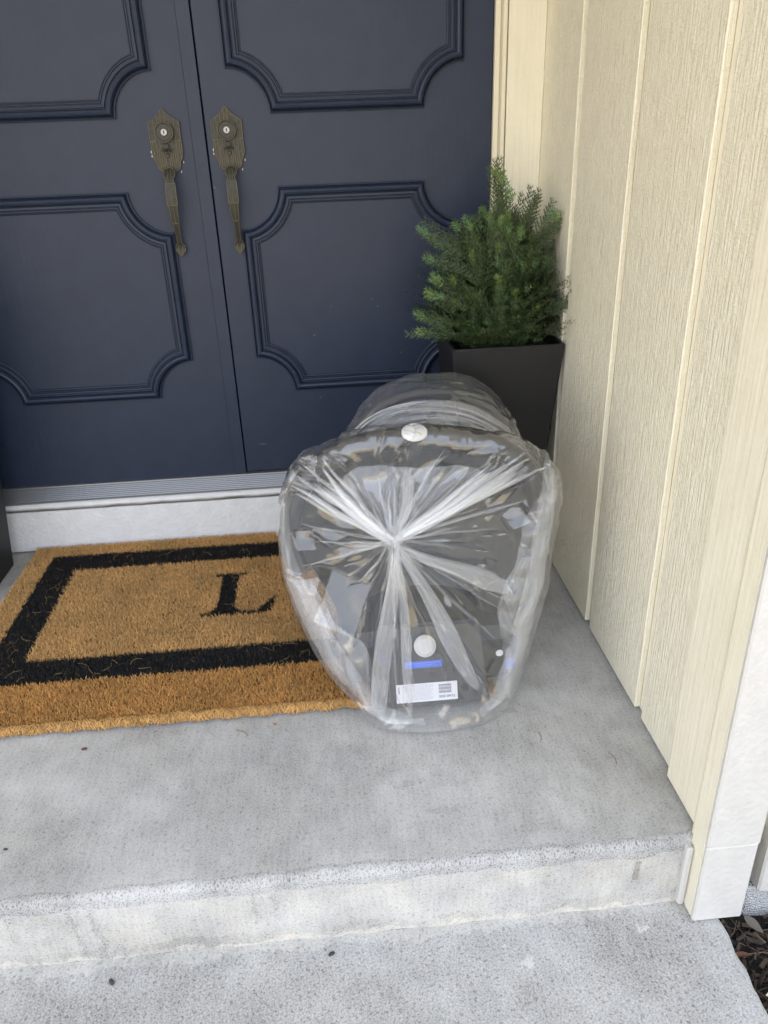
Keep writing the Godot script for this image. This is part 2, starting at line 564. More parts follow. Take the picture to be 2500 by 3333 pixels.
func make_steps() -> void:
	var x0 := -1.05
	var x1 := 0.95
	var edge_noise := noise(91, 10.0, FastNoiseLite.TYPE_SIMPLEX, 4)
	# upper step: profile swept along x, nose rounded and a little uneven
	var v1 := STEP_Z + 0.19
	var b := MB.new()
	b.mapped = true
	var nx := 260
	var xs := PackedFloat32Array()
	for i in nx + 1:
		xs.append(lerpf(-2.6, 0.93, float(i) / nx))
	var prof := []
	prof.append([0.0, -0.12, -0.12])
	prof.append([0.0, 0.6, 0.6])
	prof.append([0.0, 1.2, 1.2])
	for q in 9:
		var t := PI / 2 * q / 8.0
		prof.append([-0.016 + 0.016 * cos(t), STEP_Z - 0.016 + 0.016 * sin(t), STEP_Z - 0.016 + 0.024 * q / 8.0])
	for q in 8:
		prof.append([lerpf(-0.03, -0.20, q / 7.0), STEP_Z, STEP_Z + 0.022 + (lerpf(0.03, 0.20, q / 7.0) - 0.03)])
	var rows := []
	for pr in prof:
		var row := PackedVector3Array()
		for x in xs:
			var yy: float = pr[0]
			var zz: float = pr[1]
			var wv := edge_noise.get_noise_2d(x, yy * 2.0)
			if zz > 1.25:
				zz += 0.0035 * wv
				if yy > -0.02:
					yy += 0.0025 * edge_noise.get_noise_2d(x * 2.0, 7.0) - 0.0015
			row.append(Vector3(x, yy, zz))
		rows.append(row)
	b.grid(rows)
	# front of the winding runs along x then down: flip so that the normals look out
	for i in b.n.size():
		if (b.n[i].y + b.n[i].z) < 0.0:
			b.n[i] = -b.n[i]
	for i in range(0, b.v.size(), 3):
		var t1 := b.v[i + 1]
		var fn := (b.v[i + 2] - b.v[i]).cross(t1 - b.v[i])
		if fn.y + fn.z < 0.0:
			b.v[i + 1] = b.v[i + 2]
			b.v[i + 2] = t1
			var tn := b.n[i + 1]
			b.n[i + 1] = b.n[i + 2]
			b.n[i + 2] = tn
	for p in b.v:
		var along := p.z if p.y > -0.012 else STEP_Z + 0.008 + (-p.y - 0.016)
		b.uv.append(Vector2((p.x - x0) / (x1 - x0), along / v1))
	var m := flat(Color.WHITE, 0.86)
	m.albedo_texture = tex(step_image(1500, 1150, x0, x1, v1, false))
	struct(obj("porch_step", b, m), "worn grey concrete porch step with rounded front edge", "step")

	# lower slab: walkway landing with a rounded right edge
	var l := MB.new()
	l.mapped = true
	rows = []
	var side := []
	side.append([-2.6, 0.0])
	side.append([0.2, 0.0])
	side.append([0.86, 0.0])
	for q in 7:
		var t := PI / 2 * q / 6.0
		side.append([0.925 - 0.022 + 0.022 * sin(t), -0.022 + 0.022 * cos(t)])
	side.append([0.927, -0.16])
	for sp in side:
		var row := PackedVector3Array()
		for i in 121:
			var z := lerpf(1.34, 3.2, i / 120.0)
			var ox: float = 0.004 * edge_noise.get_noise_2d(z * 1.5, 3.0) if sp[0] > 0.9 else 0.0
			row.append(Vector3(sp[0] + ox, LOW_Y + sp[1], z))
		rows.append(row)
	l.grid(rows)
	for i in l.n.size():
		if l.n[i].y + l.n[i].x < 0.0:
			l.n[i] = -l.n[i]
	for i in range(0, l.v.size(), 3):
		var t1 := l.v[i + 1]
		var fn := (l.v[i + 2] - l.v[i]).cross(t1 - l.v[i])
		if fn.y + fn.x < 0.0:
			l.v[i + 1] = l.v[i + 2]
			l.v[i + 2] = t1
			var tn := l.n[i + 1]
			l.n[i + 1] = l.n[i + 2]
			l.n[i + 2] = tn
	for p in l.v:
		l.uv.append(Vector2((p.x - 0.5 * (p.y - LOW_Y) + 0.65) / 1.65, (p.z - STEP_Z) / 0.9))
	var ml := flat(Color.WHITE, 0.88)
	ml.albedo_texture = tex(step_image(1400, 760, -0.65, 1.0, 0.9, true))
	struct(obj("walkway_slab", l, ml), "speckled grey concrete slab below the porch step", "slab")
	bx("walkway_base", Vector3(-2.6, -0.29, 1.36), Vector3(0.915, LOW_Y - 0.02, 3.19), 0.005, M.concrete_far)
	var base := get_node("walkway_base")
	struct(base, "buried concrete under the walkway slab", "slab")

	# planting bed at the right of the walkway
	var soil := MB.new()
	soil.colored = false
	var sn := noise(95, 14.0, FastNoiseLite.TYPE_SIMPLEX, 4)
	rows = []
	for i in 25:
		var row := PackedVector3Array()
		for j in 41:
			var p := Vector3(lerpf(0.90, 2.4, i / 24.0), 0, lerpf(1.30, 3.4, j / 40.0))
			p.y = -0.222 + 0.014 * sn.get_noise_2d(p.x, p.z)
			row.append(p)
		rows.append(row)
	soil.grid(rows)
	for i in soil.n.size():
		soil.n[i] = soil.n[i] if soil.n[i].y > 0 else -soil.n[i]
	var so := obj("soil", soil, relief(flat(lin(0.022, 0.016, 0.012), 0.95), height_grain, 1.2, Vector3(4, 4, 4)))
	so.set_meta("kind", "structure")
	so.set_meta("label", "dark soil of the planting bed beside the walkway slab")
	so.set_meta("category", "soil")


# ------------------------------------------------------------------ the house round the porch
func make_house() -> void:
	var h := thing("house", "cream painted house front with porch ceiling", "house")
	bx("house_body", Vector3(-5.0, -0.3, -5.0), Vector3(6.0, 2.9, -0.14), 0.01, M.cream_smooth, h)
	bx("front_wall", Vector3(-5.0, -0.3, -0.139), Vector3(-1.101, 2.5, 0.64), 0.004, M.siding, h)
	bx("wall_over_door", Vector3(-0.934, 2.26, -0.139), Vector3(0.905, 2.5, 0.02), 0.004, M.siding, h)
	bx("wing_wall", Vector3(1.0, -0.14, -0.138), Vector3(6.0, 2.5, 1.365), 0.004, M.white_paint, h)
	bx("foundation", Vector3(0.99, -0.3, -0.137), Vector3(5.99, -0.143, 1.352), 0.004, M.foundation, h)
	bx("porch_ceiling", Vector3(-5.0, 2.502, -0.139), Vector3(6.0, 2.56, 2.0), 0.004, M.white_paint, h)
	bx("roof", Vector3(-5.3, 2.57, -5.3), Vector3(6.3, 2.85, 2.25), 0.02, flat(lin(0.10, 0.09, 0.08), 0.9), h)


func make_side_wall() -> void:
	var lw := thing("side_wall", "unseen cream siding wall, kept short to shape the light, behind the planter at the mat's free end", "wall", Vector3.ZERO, "siding walls of the entry recess")
	bx("sheathing", Vector3(-1.10, 0.004, 0.021), Vector3(-0.951, 2.5, 0.62), 0.001, M.cream_board, lw)  # left wall out of view; its depth is set by the light it lets in
	for s in [[0.036, 0.326], [0.347, 0.62]]:
		bx("siding_panel", Vector3(-0.9508, 0.008, s[0]), Vector3(-0.941, 2.499, s[1]), 0.003, M.siding, lw)
	var t := thing("side_wall", "cream rough-sawn grooved siding wall ending at the white post", "wall", Vector3.ZERO, "siding walls of the entry recess")
	# sheathing seen at the bottom of the grooves
	bx("sheathing", Vector3(WALL_X + 0.013, 0.004, 0.0), Vector3(0.999, 2.5, 1.335), 0.001, M.cream_board, t)
	for s in [[0.0225, 0.326], [0.358, 0.677], [0.709, 1.011], [1.046, 1.205]]:
		bx("siding_panel", Vector3(WALL_X, 0.008, s[0]), Vector3(WALL_X + 0.0128, 2.499, s[1]), 0.0015, M.siding, t)
	var cb := bx("corner_board", Vector3(0.876, 0.006, 1.2065), Vector3(WALL_X + 0.0095, 2.498, 1.333), 0.004, M.cream_board, t)
	cb.set_meta("label", "wider knotted corner board")
	# bead of old caulk between corner board and post
	var bead := MB.new()
	var pts := PackedVector3Array()
	var cn := noise(101, 6.0, FastNoiseLite.TYPE_SIMPLEX, 3)
	for i in 90:
		var y := lerpf(0.0, 2.49, i / 89.0)
		pts.append(Vector3(0.8745 + 0.001 * cn.get_noise_2d(y, 0), y, 1.337 + 0.0015 * cn.get_noise_2d(y, 5)))
	bead.tube(pts, 0.0055, 0.0055, 8)
	obj("caulk_bead", bead, M.cream_smooth, t)


func make_post() -> void:
	var t := thing("corner_post", "white painted square corner post at the step end", "post")
	bx("post", Vector3(0.866, LOW_Y + 0.003, 1.343), Vector3(0.954, 2.498, 1.386), 0.003, M.cream_board, t)
	bx("face_board", Vector3(0.863, 0.030, 1.3865), Vector3(0.957, 2.497, 1.398), 0.003, M.white_paint, t)
	bx("foot_board", Vector3(0.8645, LOW_Y + 0.004, 1.3862), Vector3(0.9565, 0.029, 1.396), 0.003, M.white_paint, t)
	# filler strip between riser and post
	bx("filler_strip", Vector3(0.852, LOW_Y + 0.004, 1.3435), Vector3(0.8655, -0.012, 1.362), 0.004, M.white_paint, t)


func make_frame() -> void:
	var t := thing("door_frame", "cream painted door frame with wide flat casing", "door frame")
	for side in [1, -1]:
		var e := 0.762 if side > 0 else 0.807
		var lo := func(a: float, b: float) -> Vector2: return Vector2(a, b) if side > 0 else Vector2(-b, -a)
		var s: Vector2 = lo.call(e, e + 0.0145)
		bx("door_stop", Vector3(s.x, 0.165, -0.05), Vector3(s.y, 2.235, 0.012), 0.002, M.cream_smooth, t)
		s = lo.call(e + 0.015, e + 0.026)
		bx("jamb", Vector3(s.x, 0.165, -0.05), Vector3(s.y, 2.235, 0.036), 0.002, M.cream_smooth, t)
		s = lo.call(e + 0.0295, e + 0.1268)
		bx("casing", Vector3(s.x, 0.004, 0.0205), Vector3(s.y, 2.33, 0.034), 0.002, M.cream_board, t)
		s = lo.call(e + 0.0265, e + 0.128)
		bx("casing_backing", Vector3(s.x, 0.004, -0.05), Vector3(s.y, 2.33, 0.020), 0.001, M.cream_smooth, t)
	bx("head_jamb", Vector3(-0.80, 2.236, -0.05), Vector3(0.78, 2.26, 0.036), 0.002, M.cream_smooth, t)


func make_threshold() -> void:
	var t := thing("door_threshold", "ribbed aluminium door threshold on a white painted sill board", "threshold")
	var b := MB.new()
	var pr := [[0.20, -0.05], [0.197, 0.004], [0.1965, 0.010], [0.191, 0.011]]
	var z := 0.013
	var y := 0.190
	for i in 7:
		pr.append([y, z])
		pr.append([y + 0.0022, z + 0.0016])
		pr.append([y + 0.0022, z + 0.0034])
		pr.append([y - 0.0008, z + 0.0052])
		z += 0.0070
		y -= 0.0032
	pr.append([0.166, 0.065])
	pr.append([0.160, 0.067])
	pr.append([0.155, 0.064])
	for i in pr.size() - 1:
		var a: Array = pr[i]
		var c: Array = pr[i + 1]
		b.quad(Vector3(-0.95, a[0], a[1]), Vector3(-0.95, c[0], c[1]), Vector3(0.78, c[0], c[1]), Vector3(0.78, a[0], a[1]))
	obj("ribbed_plate", b, M.aluminium, t)
	# painted nose under the plate, uneven lower edge with a dark gap
	var n := MB.new()
	var en := noise(111, 7.0, FastNoiseLite.TYPE_SIMPLEX, 3)
	var top := PackedVector3Array()
	var mid := PackedVector3Array()
	var low := PackedVector3Array()
	for i in 121:
		var x := lerpf(-0.95, 0.888, i / 120.0)
		top.append(Vector3(x, 0.1655, 0.058))
		mid.append(Vector3(x, 0.162, 0.0745))
		low.append(Vector3(x, 0.1452 + 0.003 * en.get_noise_2d(x, 0), 0.0755))
	var back := PackedVector3Array()
	for q in low:
		back.append(Vector3(q.x, q.y, 0.03))
	n.grid([back, low, mid, top])
	obj("painted_nose", n, M.sill_paint, t)
	bx("sill_backing", Vector3(-0.95, 0.01, -0.05), Vector3(0.888, 0.154, 0.052), 0.001, M.black, t)
	bx("sill_board", Vector3(-0.95, 0.004, 0.0522), Vector3(0.888, 0.1385, 0.070), 0.004, M.sill_paint, t)


# ------------------------------------------------------------------ doors
func panel_ring(x0: float, x1: float, y0: float, y1: float, r: float, d: float) -> PackedVector2Array:
	# outline with scooped corners, moved inwards by d
	var out := PackedVector2Array()
	var cs := [[Vector2(x0, y0), 0.0], [Vector2(x1, y0), PI / 2], [Vector2(x1, y1), PI], [Vector2(x0, y1), 1.5 * PI]]
	var rr := r + d
	var a0 := asin(clampf(d / rr, -1.0, 1.0))
	for c in cs:
		for k in 17:
			var t := lerpf(PI / 2 - a0, a0, k / 16.0)
			var a: float = t + c[1]
			out.append(c[0] + Vector2(cos(a), sin(a)) * rr)
	return out


func moulding(x0: float, x1: float, y0: float, y1: float, r: float) -> MB:
	var b := MB.new()
	# from the outer edge to the inner edge: fillet, large bead, cove, small bead
	var pr := [[0.0, 0.0], [0.0, 0.0075], [0.003, 0.0090], [0.0042, 0.0075], [0.0050, 0.0035], [0.0062, 0.0040], [0.0070, 0.0140], [0.0105, 0.0205], [0.0155, 0.0228], [0.0205, 0.0205], [0.0238, 0.0140], [0.0245, 0.0062], [0.0258, 0.0060], [0.0270, 0.0095], [0.0320, 0.0105], [0.0345, 0.0095], [0.0352, 0.0052], [0.0362, 0.0052], [0.0370, 0.0088], [0.0392, 0.0092], [0.0405, 0.0075], [0.0410, 0.0035], [0.0420, 0.0035], [0.0428, 0.0055], [0.0448, 0.0048], [0.0455, 0.0]]
	var rings := []
	for p in pr:
		var row := PackedVector3Array()
		for q in panel_ring(x0, x1, y0, y1, r, p[0]):
			row.append(Vector3(q.x, q.y, p[1] + 0.0002))
		rings.append(row)
	var nn: int = rings[0].size()
	for i in rings.size() - 1:
		for j in nn:
			var k := (j + 1) % nn
			b.quad(rings[i][j], rings[i][k], rings[i + 1][k], rings[i + 1][j])
	return b


func make_doors() -> void:
	for side in [1, -1]:
		var x0 := 0.0015 if side > 0 else -0.805
		var x1 := 0.760 if side > 0 else -0.0035
		var label := "navy door leaf with small white scuffs, hinged by the side wall" if side > 0 else "navy door leaf carrying the narrow meeting strip"
		var t := thing("front_door", label, "door", Vector3.ZERO, "pair of navy front doors")
		var yb := 0.201 if side > 0 else 0.196
		bx("leaf", Vector3(x0 if side > 0 else x0, yb, -0.046), Vector3(x1, 2.234, 0.0), 0.002, M.navy, t)
		if side < 0:
			bx("meeting_strip", Vector3(-0.0365, 0.193, 0.0005), Vector3(-0.0008, 2.233, 0.0045), 0.0012, M.navy, t)
		var px0 := 0.068 if side > 0 else -0.734
		var px1 := 0.684 if side > 0 else -0.116
		obj("panel_moulding", moulding(px0, px1, 0.458, 1.028, 0.107), M.navy_trim, t)
		obj("panel_moulding", moulding(px0, px1, 1.203, 2.10, 0.105), M.navy_trim, t)
		handle_set(t, Vector3(0.058 if side > 0 else -0.103, 1.168, 0.0003))
		if side > 0:
			# old scuffs and paint chips on the lower right leaf
			var s := MB.new()
			for q in [[0.245, 0.62, 0.006, 0.5], [0.42, 0.715, 0.004, 2.3], [0.435, 0.695, 0.004, 2.0], [0.30, 0.70, 0.002, 1.2], [0.5, 0.555, 0.003, 0.4], [0.008, 1.03, 0.006, 2.4], [0.06, 0.29, 0.016, 0.02], [0.25, 0.43, 0.004, 0.1]]:
				var d: Vector3 = Vector3(cos(q[3]), sin(q[3]), 0) * q[2]
				var w := Vector3(-sin(q[3]), cos(q[3]), 0) * 0.0007
				var c := Vector3(q[0], q[1], 0.0008)
				s.quad(c - d - w * 0.3, c + d * 0.2 - w, c + d, c - d * 0.1 + w)
			obj("scuff_marks", s, flat(lin(0.20, 0.21, 0.25), 0.7), t)


func plate_half(t: float) -> float:
	var k := [[0.0575, 0.0005], [0.053, 0.006], [0.047, 0.011], [0.0385, 0.0185], [0.037, 0.022], [0.031, 0.029], [0.0265, 0.0400], [0.0255, 0.0425], [-0.058, 0.0425], [-0.066, 0.0385], [-0.075, 0.033], [-0.088, 0.0315], [-0.0935, 0.026], [-0.1, 0.014], [-0.110, 0.0035], [-0.113, 0.0005]]
	for i in k.size() - 1:
		if t <= k[i][0] and t >= k[i + 1][0]:
			return lerpf(k[i][1], k[i + 1][1], (k[i][0] - t) / (k[i][0] - k[i + 1][0]))
	return 0.0


func slab_from(half: Array, z0: float, z1: float, at: Vector3) -> MB:
	# symmetrical plate cut to half widths [[height, half width], ...] from top to bottom
	var b := MB.new()
	var e := 0.0012
	for i in half.size() - 1:
		var y0: float = half[i][0]
		var y1: float = half[i + 1][0]
		var w0: float = half[i][1]
		var w1: float = half[i + 1][1]
		var i0 := maxf(w0 - e, 0.0002)
		var i1 := maxf(w1 - e, 0.0002)
		b.quad(at + Vector3(-i0, y0, z1), at + Vector3(-i1, y1, z1), at + Vector3(i1, y1, z1), at + Vector3(i0, y0, z1))
		for s in [1.0, -1.0]:
			b.quad2(at + Vector3(s * i0, y0, z1), at + Vector3(s * i1, y1, z1), at + Vector3(s * w1, y1, z1 - e), at + Vector3(s * w0, y0, z1 - e), Vector3(s, 0, 1))
			b.quad2(at + Vector3(s * w0, y0, z1 - e), at + Vector3(s * w1, y1, z1 - e), at + Vector3(s * w1, y1, z0), at + Vector3(s * w0, y0, z0), Vector3(s, 0.01, 0))
	return b


func handle_set(door: Node3D, at: Vector3) -> void:
	var k := 0.96
	var half := []
	for i in 61:
		var y := lerpf(0.0575, -0.113, i / 60.0)
		half.append([y * k, plate_half(y) * k])
	var hs := obj("handle_set", slab_from(half, 0.0, 0.006, at), M.bronze, door)
	hs.set_meta("label", "aged brass art deco handle set with ribbed backplate")
	# raised ribs: outline and uprights
	var r := MB.new()
	for s in [1.0, -1.0]:
		for i in 60:
			var a := Vector3(s * maxf(half[i][1] - 0.0014, 0.0), half[i][0], 0.0064)
			var c := Vector3(s * maxf(half[i + 1][1] - 0.0014, 0.0), half[i + 1][0], 0.0064)
			r.tube(PackedVector3Array([at + a, at + c]), 0.0012, 0.0012, 5, false)
	for q in [[-0.027, 0.030, -0.086], [0.027, 0.030, -0.086], [-0.0155, 0.0385, -0.092], [0.0155, 0.0385, -0.092], [-0.005, 0.050, -0.10], [0.005, 0.050, -0.10], [0.0355, -0.02, -0.068], [-0.0355, -0.02, -0.068], [-0.0215, -0.045, -0.09], [0.0215, -0.045, -0.09], [-0.0095, -0.048, -0.095], [0.0095, -0.048, -0.095]]:
		r.tube(PackedVector3Array([at + Vector3(q[0] * k, q[1] * k, 0.0062), at + Vector3(q[0] * k, q[2] * k, 0.0062)]), 0.0011, 0.0011, 5, false)
	for q in [[-0.042, -0.027, -0.022], [0.027, 0.042, -0.022], [-0.027, -0.0155, -0.045], [0.0155, 0.027, -0.045]]:
		r.tube(PackedVector3Array([at + Vector3(q[0] * k, q[2] * k, 0.0062), at + Vector3(q[1] * k, q[2] * k, 0.0062)]), 0.0011, 0.0011, 5, false)
	obj("rib_pattern", r, M.brass_worn, hs)
	var z := Vector3(0, 0, 1)
	var kn := MB.new()
	kn.disc(at + z * 0.005, z, [[0.018, 0.0], [0.020, 0.006], [0.0235, 0.009], [0.0243, 0.0115], [0.0235, 0.0135], [0.0215, 0.0130], [0.019, 0.0120], [0.0095, 0.0122]], 36)
	obj("lock_rose", kn, M.bronze, hs)
	var rim := MB.new()
	var pts := PackedVector3Array()
	for i in 37:
		pts.append(at + Vector3(cos(TAU * i / 36.0) * 0.0232, sin(TAU * i / 36.0) * 0.0232, 0.0187))
	rim.tube(pts, 0.0009, 0.0009, 6, false)
	obj("rose_rim", rim, M.brass_worn, hs)
	var lk := MB.new()
	lk.disc(at + z * 0.0165, z, [[0.0085, 0.0], [0.0085, 0.0022], [0.0078, 0.0028], [0.0, 0.0028]], 24)
	obj("lock_cylinder", lk, M.steel, hs)
	var kh := MB.new()
	kh.box(at + Vector3(-0.0012, -0.0048, 0.0191), at + Vector3(0.0012, 0.0040, 0.0196), 0.0001)
	kh.disc(at + Vector3(0, 0.0015, 0.0192), z, [[0.0024, 0.0], [0.0, 0.0006]], 12)
	obj("keyhole", kh, M.black, hs)
	# thumb latch
	var th := MB.new()
	th.box(at + Vector3(-0.0065, -0.040, 0.006), at + Vector3(0.0065, -0.027, 0.010), 0.001)
	th.box(at + Vector3(-0.013, -0.0445, 0.006), at + Vector3(0.013, -0.0415, 0.026), 0.0012)
	th.box(at + Vector3(-0.005, -0.0417, 0.008), at + Vector3(0.005, -0.0385, 0.030), 0.0012)
	th.box(at + Vector3(-0.005, -0.060, 0.006), at + Vector3(0.005, -0.050, 0.009), 0.001)
	obj("thumb_latch", th, M.bronze, hs)
	# pull grip: rounded head, waist, two stepped lengths and a pointed foot, bowed away from the door
	var g := [[-0.0835, 0.0008], [-0.0845, 0.006], [-0.0875, 0.0115], [-0.092, 0.0150], [-0.097, 0.0162], [-0.102, 0.0155], [-0.107, 0.0125], [-0.111, 0.0105], [-0.116, 0.0105], [-0.1215, 0.0132], [-0.124, 0.0138], [-0.150, 0.0142], [-0.173, 0.0142], [-0.1765, 0.0128], [-0.179, 0.0115], [-0.205, 0.0105], [-0.217, 0.0100], [-0.221, 0.0085], [-0.224, 0.0078], [-0.250, 0.0072], [-0.270, 0.0070], [-0.274, 0.0085], [-0.280, 0.0128], [-0.287, 0.0140], [-0.294, 0.0125], [-0.302, 0.0065], [-0.308, 0.0005]]
	var b := MB.new()
	var rb := MB.new()
	var zf := func(y: float) -> float:
		var u := clampf((-0.085 - y) / 0.20, 0.0, 1.0)
		return 0.018 + 0.030 * sin(PI * pow(u, 0.8)) * (1.0 - 0.25 * u) - 0.006 * u
	for i in g.size() - 1:
		var ya: float = g[i][0]
		var yb2: float = g[i + 1][0]
		var wa: float = g[i][1]
		var wb: float = g[i + 1][1]
		var za: float = zf.call(ya)
		var zb: float = zf.call(yb2)
		b.quad(at + Vector3(-wa, ya, za), at + Vector3(-wb, yb2, zb), at + Vector3(wb, yb2, zb), at + Vector3(wa, ya, za))
		b.quad(at + Vector3(wa * 0.8, ya, za - 0.009), at + Vector3(wb * 0.8, yb2, zb - 0.009), at + Vector3(-wb * 0.8, yb2, zb - 0.009), at + Vector3(-wa * 0.8, ya, za - 0.009))
		for s in [1.0, -1.0]:
			b.quad2(at + Vector3(s * wa, ya, za), at + Vector3(s * wb, yb2, zb), at + Vector3(s * wb * 0.8, yb2, zb - 0.009), at + Vector3(s * wa * 0.8, ya, za - 0.009), Vector3(s, 0, 0))
			rb.tube(PackedVector3Array([at + Vector3(s * maxf(wa - 0.001, 0.0), ya, za + 0.0002), at + Vector3(s * maxf(wb - 0.001, 0.0), yb2, zb + 0.0002)]), 0.0012, 0.0012, 5, false)
		if ya < -0.124 and ya > -0.222:
			rb.tube(PackedVector3Array([at + Vector3(0, ya, za + 0.0002), at + Vector3(0, yb2, zb + 0.0002)]), 0.0012, 0.0012, 5, false)
		if ya < -0.086 and ya > -0.121:
			for s in [0.004, -0.004]:
				rb.tube(PackedVector3Array([at + Vector3(s, ya, za + 0.0002), at + Vector3(s, yb2, zb + 0.0002)]), 0.0007, 0.0007, 5, false)
	for y in [-0.1215, -0.1745, -0.221]:
		var w := 0.0125 if y > -0.2 else 0.0085
		rb.tube(PackedVector3Array([at + Vector3(-w, y, zf.call(y) + 0.0003), at + Vector3(w, y, zf.call(y) + 0.0003)]), 0.0012, 0.0012, 5, false)
	var dm := PackedVector3Array()
	for i in 13:
		var a := TAU * i / 12.0
		dm.append(at + Vector3(sin(a) * 0.0065 * (1.0 - 0.25 * absf(cos(a))), -0.288 + cos(a) * 0.0125, zf.call(-0.288) + 0.0005))
	rb.tube(dm, 0.0011, 0.0011, 5, false)
	# standoffs to the door
	b.box(at + Vector3(-0.006, -0.101, 0.004), at + Vector3(0.006, -0.089, 0.020), 0.001)
	b.disc(at + Vector3(0, -0.287, 0.0), z, [[0.007, 0.0], [0.0055, 0.006], [0.0055, 0.012]], 16)
	obj("grip", b, M.bronze, hs)
	obj("grip_ribs", rb, M.brass_worn, hs)
	# lower tip of the plate with its chipped paint
	var ch := MB.new()
	for q in [[0.039, -0.072, 0.003], [-0.0415, -0.045, 0.004], [-0.041, -0.055, 0.003], [0.03, -0.095, 0.003]]:
		ch.quad(at + Vector3(q[0] - 0.0008, q[1] - q[2], 0.0071), at + Vector3(q[0] + 0.001, q[1] - q[2] * 0.6, 0.0071), at + Vector3(q[0] + 0.0006, q[1] + q[2], 0.0071), at + Vector3(q[0] - 0.001, q[1] + q[2] * 0.4, 0.0071))
	obj("paint_chips", ch, flat(lin(0.6, 0.58, 0.55), 0.7), hs)


# ------------------------------------------------------------------ planters and shrubs
func make_planters() -> void:
	var group := "black planters either side of the doors"
	for side in [1, -1]:
		var at := Vector3(0.7395, 0.0, 0.232) if side > 0 else Vector3(-0.812, 0.0, 0.232)
		var t := thing("planter", "tall tapered black planter beside the siding wall" if side > 0 else "tall tapered black planter at the left end of the doormat", "planter", at, group)
		var b := MB.new()
		var h := 0.648
		var w1 := 0.1455
		var w0 := 0.093
		var th := 0.010
		var corner := func(w: float, y: float, k: int, c: float) -> Array:
			var sx := [1.0, 1.0, -1.0, -1.0]
			var sz := [1.0, -1.0, -1.0, 1.0]
			var p := Vector3(sx[k] * w, y, sz[k] * w)
			# bevelled corner: two points
			if k == 0: return [p + Vector3(-c, 0, 0), p + Vector3(0, 0, -c)]
			if k == 1: return [p + Vector3(0, 0, c), p + Vector3(-c, 0, 0)]
			if k == 2: return [p + Vector3(c, 0, 0), p + Vector3(0, 0, c)]
			return [p + Vector3(0, 0, -c), p + Vector3(c, 0, 0)]
		var ring := func(w: float, y: float, c: float) -> PackedVector3Array:
			var out := PackedVector3Array()
			for k in 4:
				for q in corner.call(w, y, k, c):
					out.append(q)
			return out
		var rings := [ring.call(w0, 0.003, 0.006), ring.call(w1, h - 0.003, 0.006), ring.call(w1 - 0.002, h, 0.006), ring.call(w1 - th, h, 0.004), ring.call(w1 - th - 0.001, h - 0.004, 0.004), ring.call(w1 - th - 0.006, h - 0.055, 0.004)]
		for i in rings.size() - 1:
			for j in 8:
				var k := (j + 1) % 8
				b.quad(rings[i][j], rings[i][k], rings[i + 1][k], rings[i + 1][j])
		obj("pot_shell", b, M.pot, t)
		var s := MB.new()
		var top: PackedVector3Array = ring.call(w1 - th - 0.0065, h - 0.05, 0.004)
		for j in 8:
			s.tri(Vector3(0, h - 0.045, 0), top[j], top[(j + 1) % 8])
		obj("potting_soil", s, M.potting, t)
		make_shrub(at + Vector3(0, h - 0.047, 0), side)


func spray(b: MB, base: Vector3, dir: Vector3, up: Vector3, length: float, width: float, shade: Color, tip: Color, r: RandomNumberGenerator) -> void:
	# one flat feathery spray: stem, side twigs, short needles along every twig
	dir = dir.normalized()
	# stay inside the rim of the pot
	if base.y < 0.055:
		var q := base + dir * (0.055 - base.y) / maxf(dir.y, 0.2)
		if maxf(absf(q.x), absf(q.z)) > 0.112:
			base.y = 0.058
	var side := dir.cross(up)
	if side.length() < 0.1:
		side = dir.cross(Vector3.RIGHT)
	side = side.normalized()
	var nrm := side.cross(dir).normalized()
	var nodes := int(length / 0.0125) + 3
	var prev := base
	for i in nodes:
		var t := float(i) / nodes
		var p := base + dir * length * t + nrm * (-0.03 * t * t * length / 0.15) + nrm * r.randf_range(-0.002, 0.002)
		var k := shade
		b.col = shade
		blade(b, prev, p, nrm, 0.0018)
		prev = p
		if t < 0.10:
			continue
		var reach := width * (1.0 - 0.72 * t) * r.randf_range(0.7, 1.1) * minf(1.0, 0.35 + t * 2.2)
		for s in [1.0, -1.0]:
			var td: Vector3 = (dir * r.randf_range(0.75, 1.1) + side * s * r.randf_range(0.6, 1.0) + nrm * r.randf_range(-0.45, 0.45)).normalized()
			var e: Vector3 = p + td * reach
			b.col = k
			blade(b, p, e, nrm, 0.0019)
			var m := int(reach / 0.0070) + 1
			for q in m:
				var u := (q + 0.6) / m
				var c := p + td * reach * u
				b.col = k * r.randf_range(0.8, 1.2)
				for w in [1.0, -1.0]:
					var nd: Vector3 = (td * 0.9 + (side * 0.75 * w + dir * 0.35).normalized() * 0.8 + nrm * r.randf_range(-0.8, 0.8)).normalized()
					blade(b, c, c + nd * r.randf_range(0.008, 0.015) * (1.15 - 0.4 * u), nrm, 0.0021)


func sprig(b: MB, base: Vector3, dir: Vector3, up: Vector3, length: float, width: float, green: Color, fresh: Color, r: RandomNumberGenerator) -> void:
	# a spray and, on many, a short sprig of fresh growth at its end
	spray(b, base, dir, up, length, width, green, fresh, r)
	if r.randf() < 0.55:
		dir = dir.normalized()
		spray(b, base + dir * length * 0.82, dir, up, 0.036, 0.020, fresh, fresh, r)


func blade(b: MB, a: Vector3, e: Vector3, nrm: Vector3, w: float) -> void:
	var s := (e - a).cross(nrm)
	if s.length_squared() < 1e-14:
		return
	s = s.normalized() * w * 0.5
	b.tri(a - s, e, a + s)


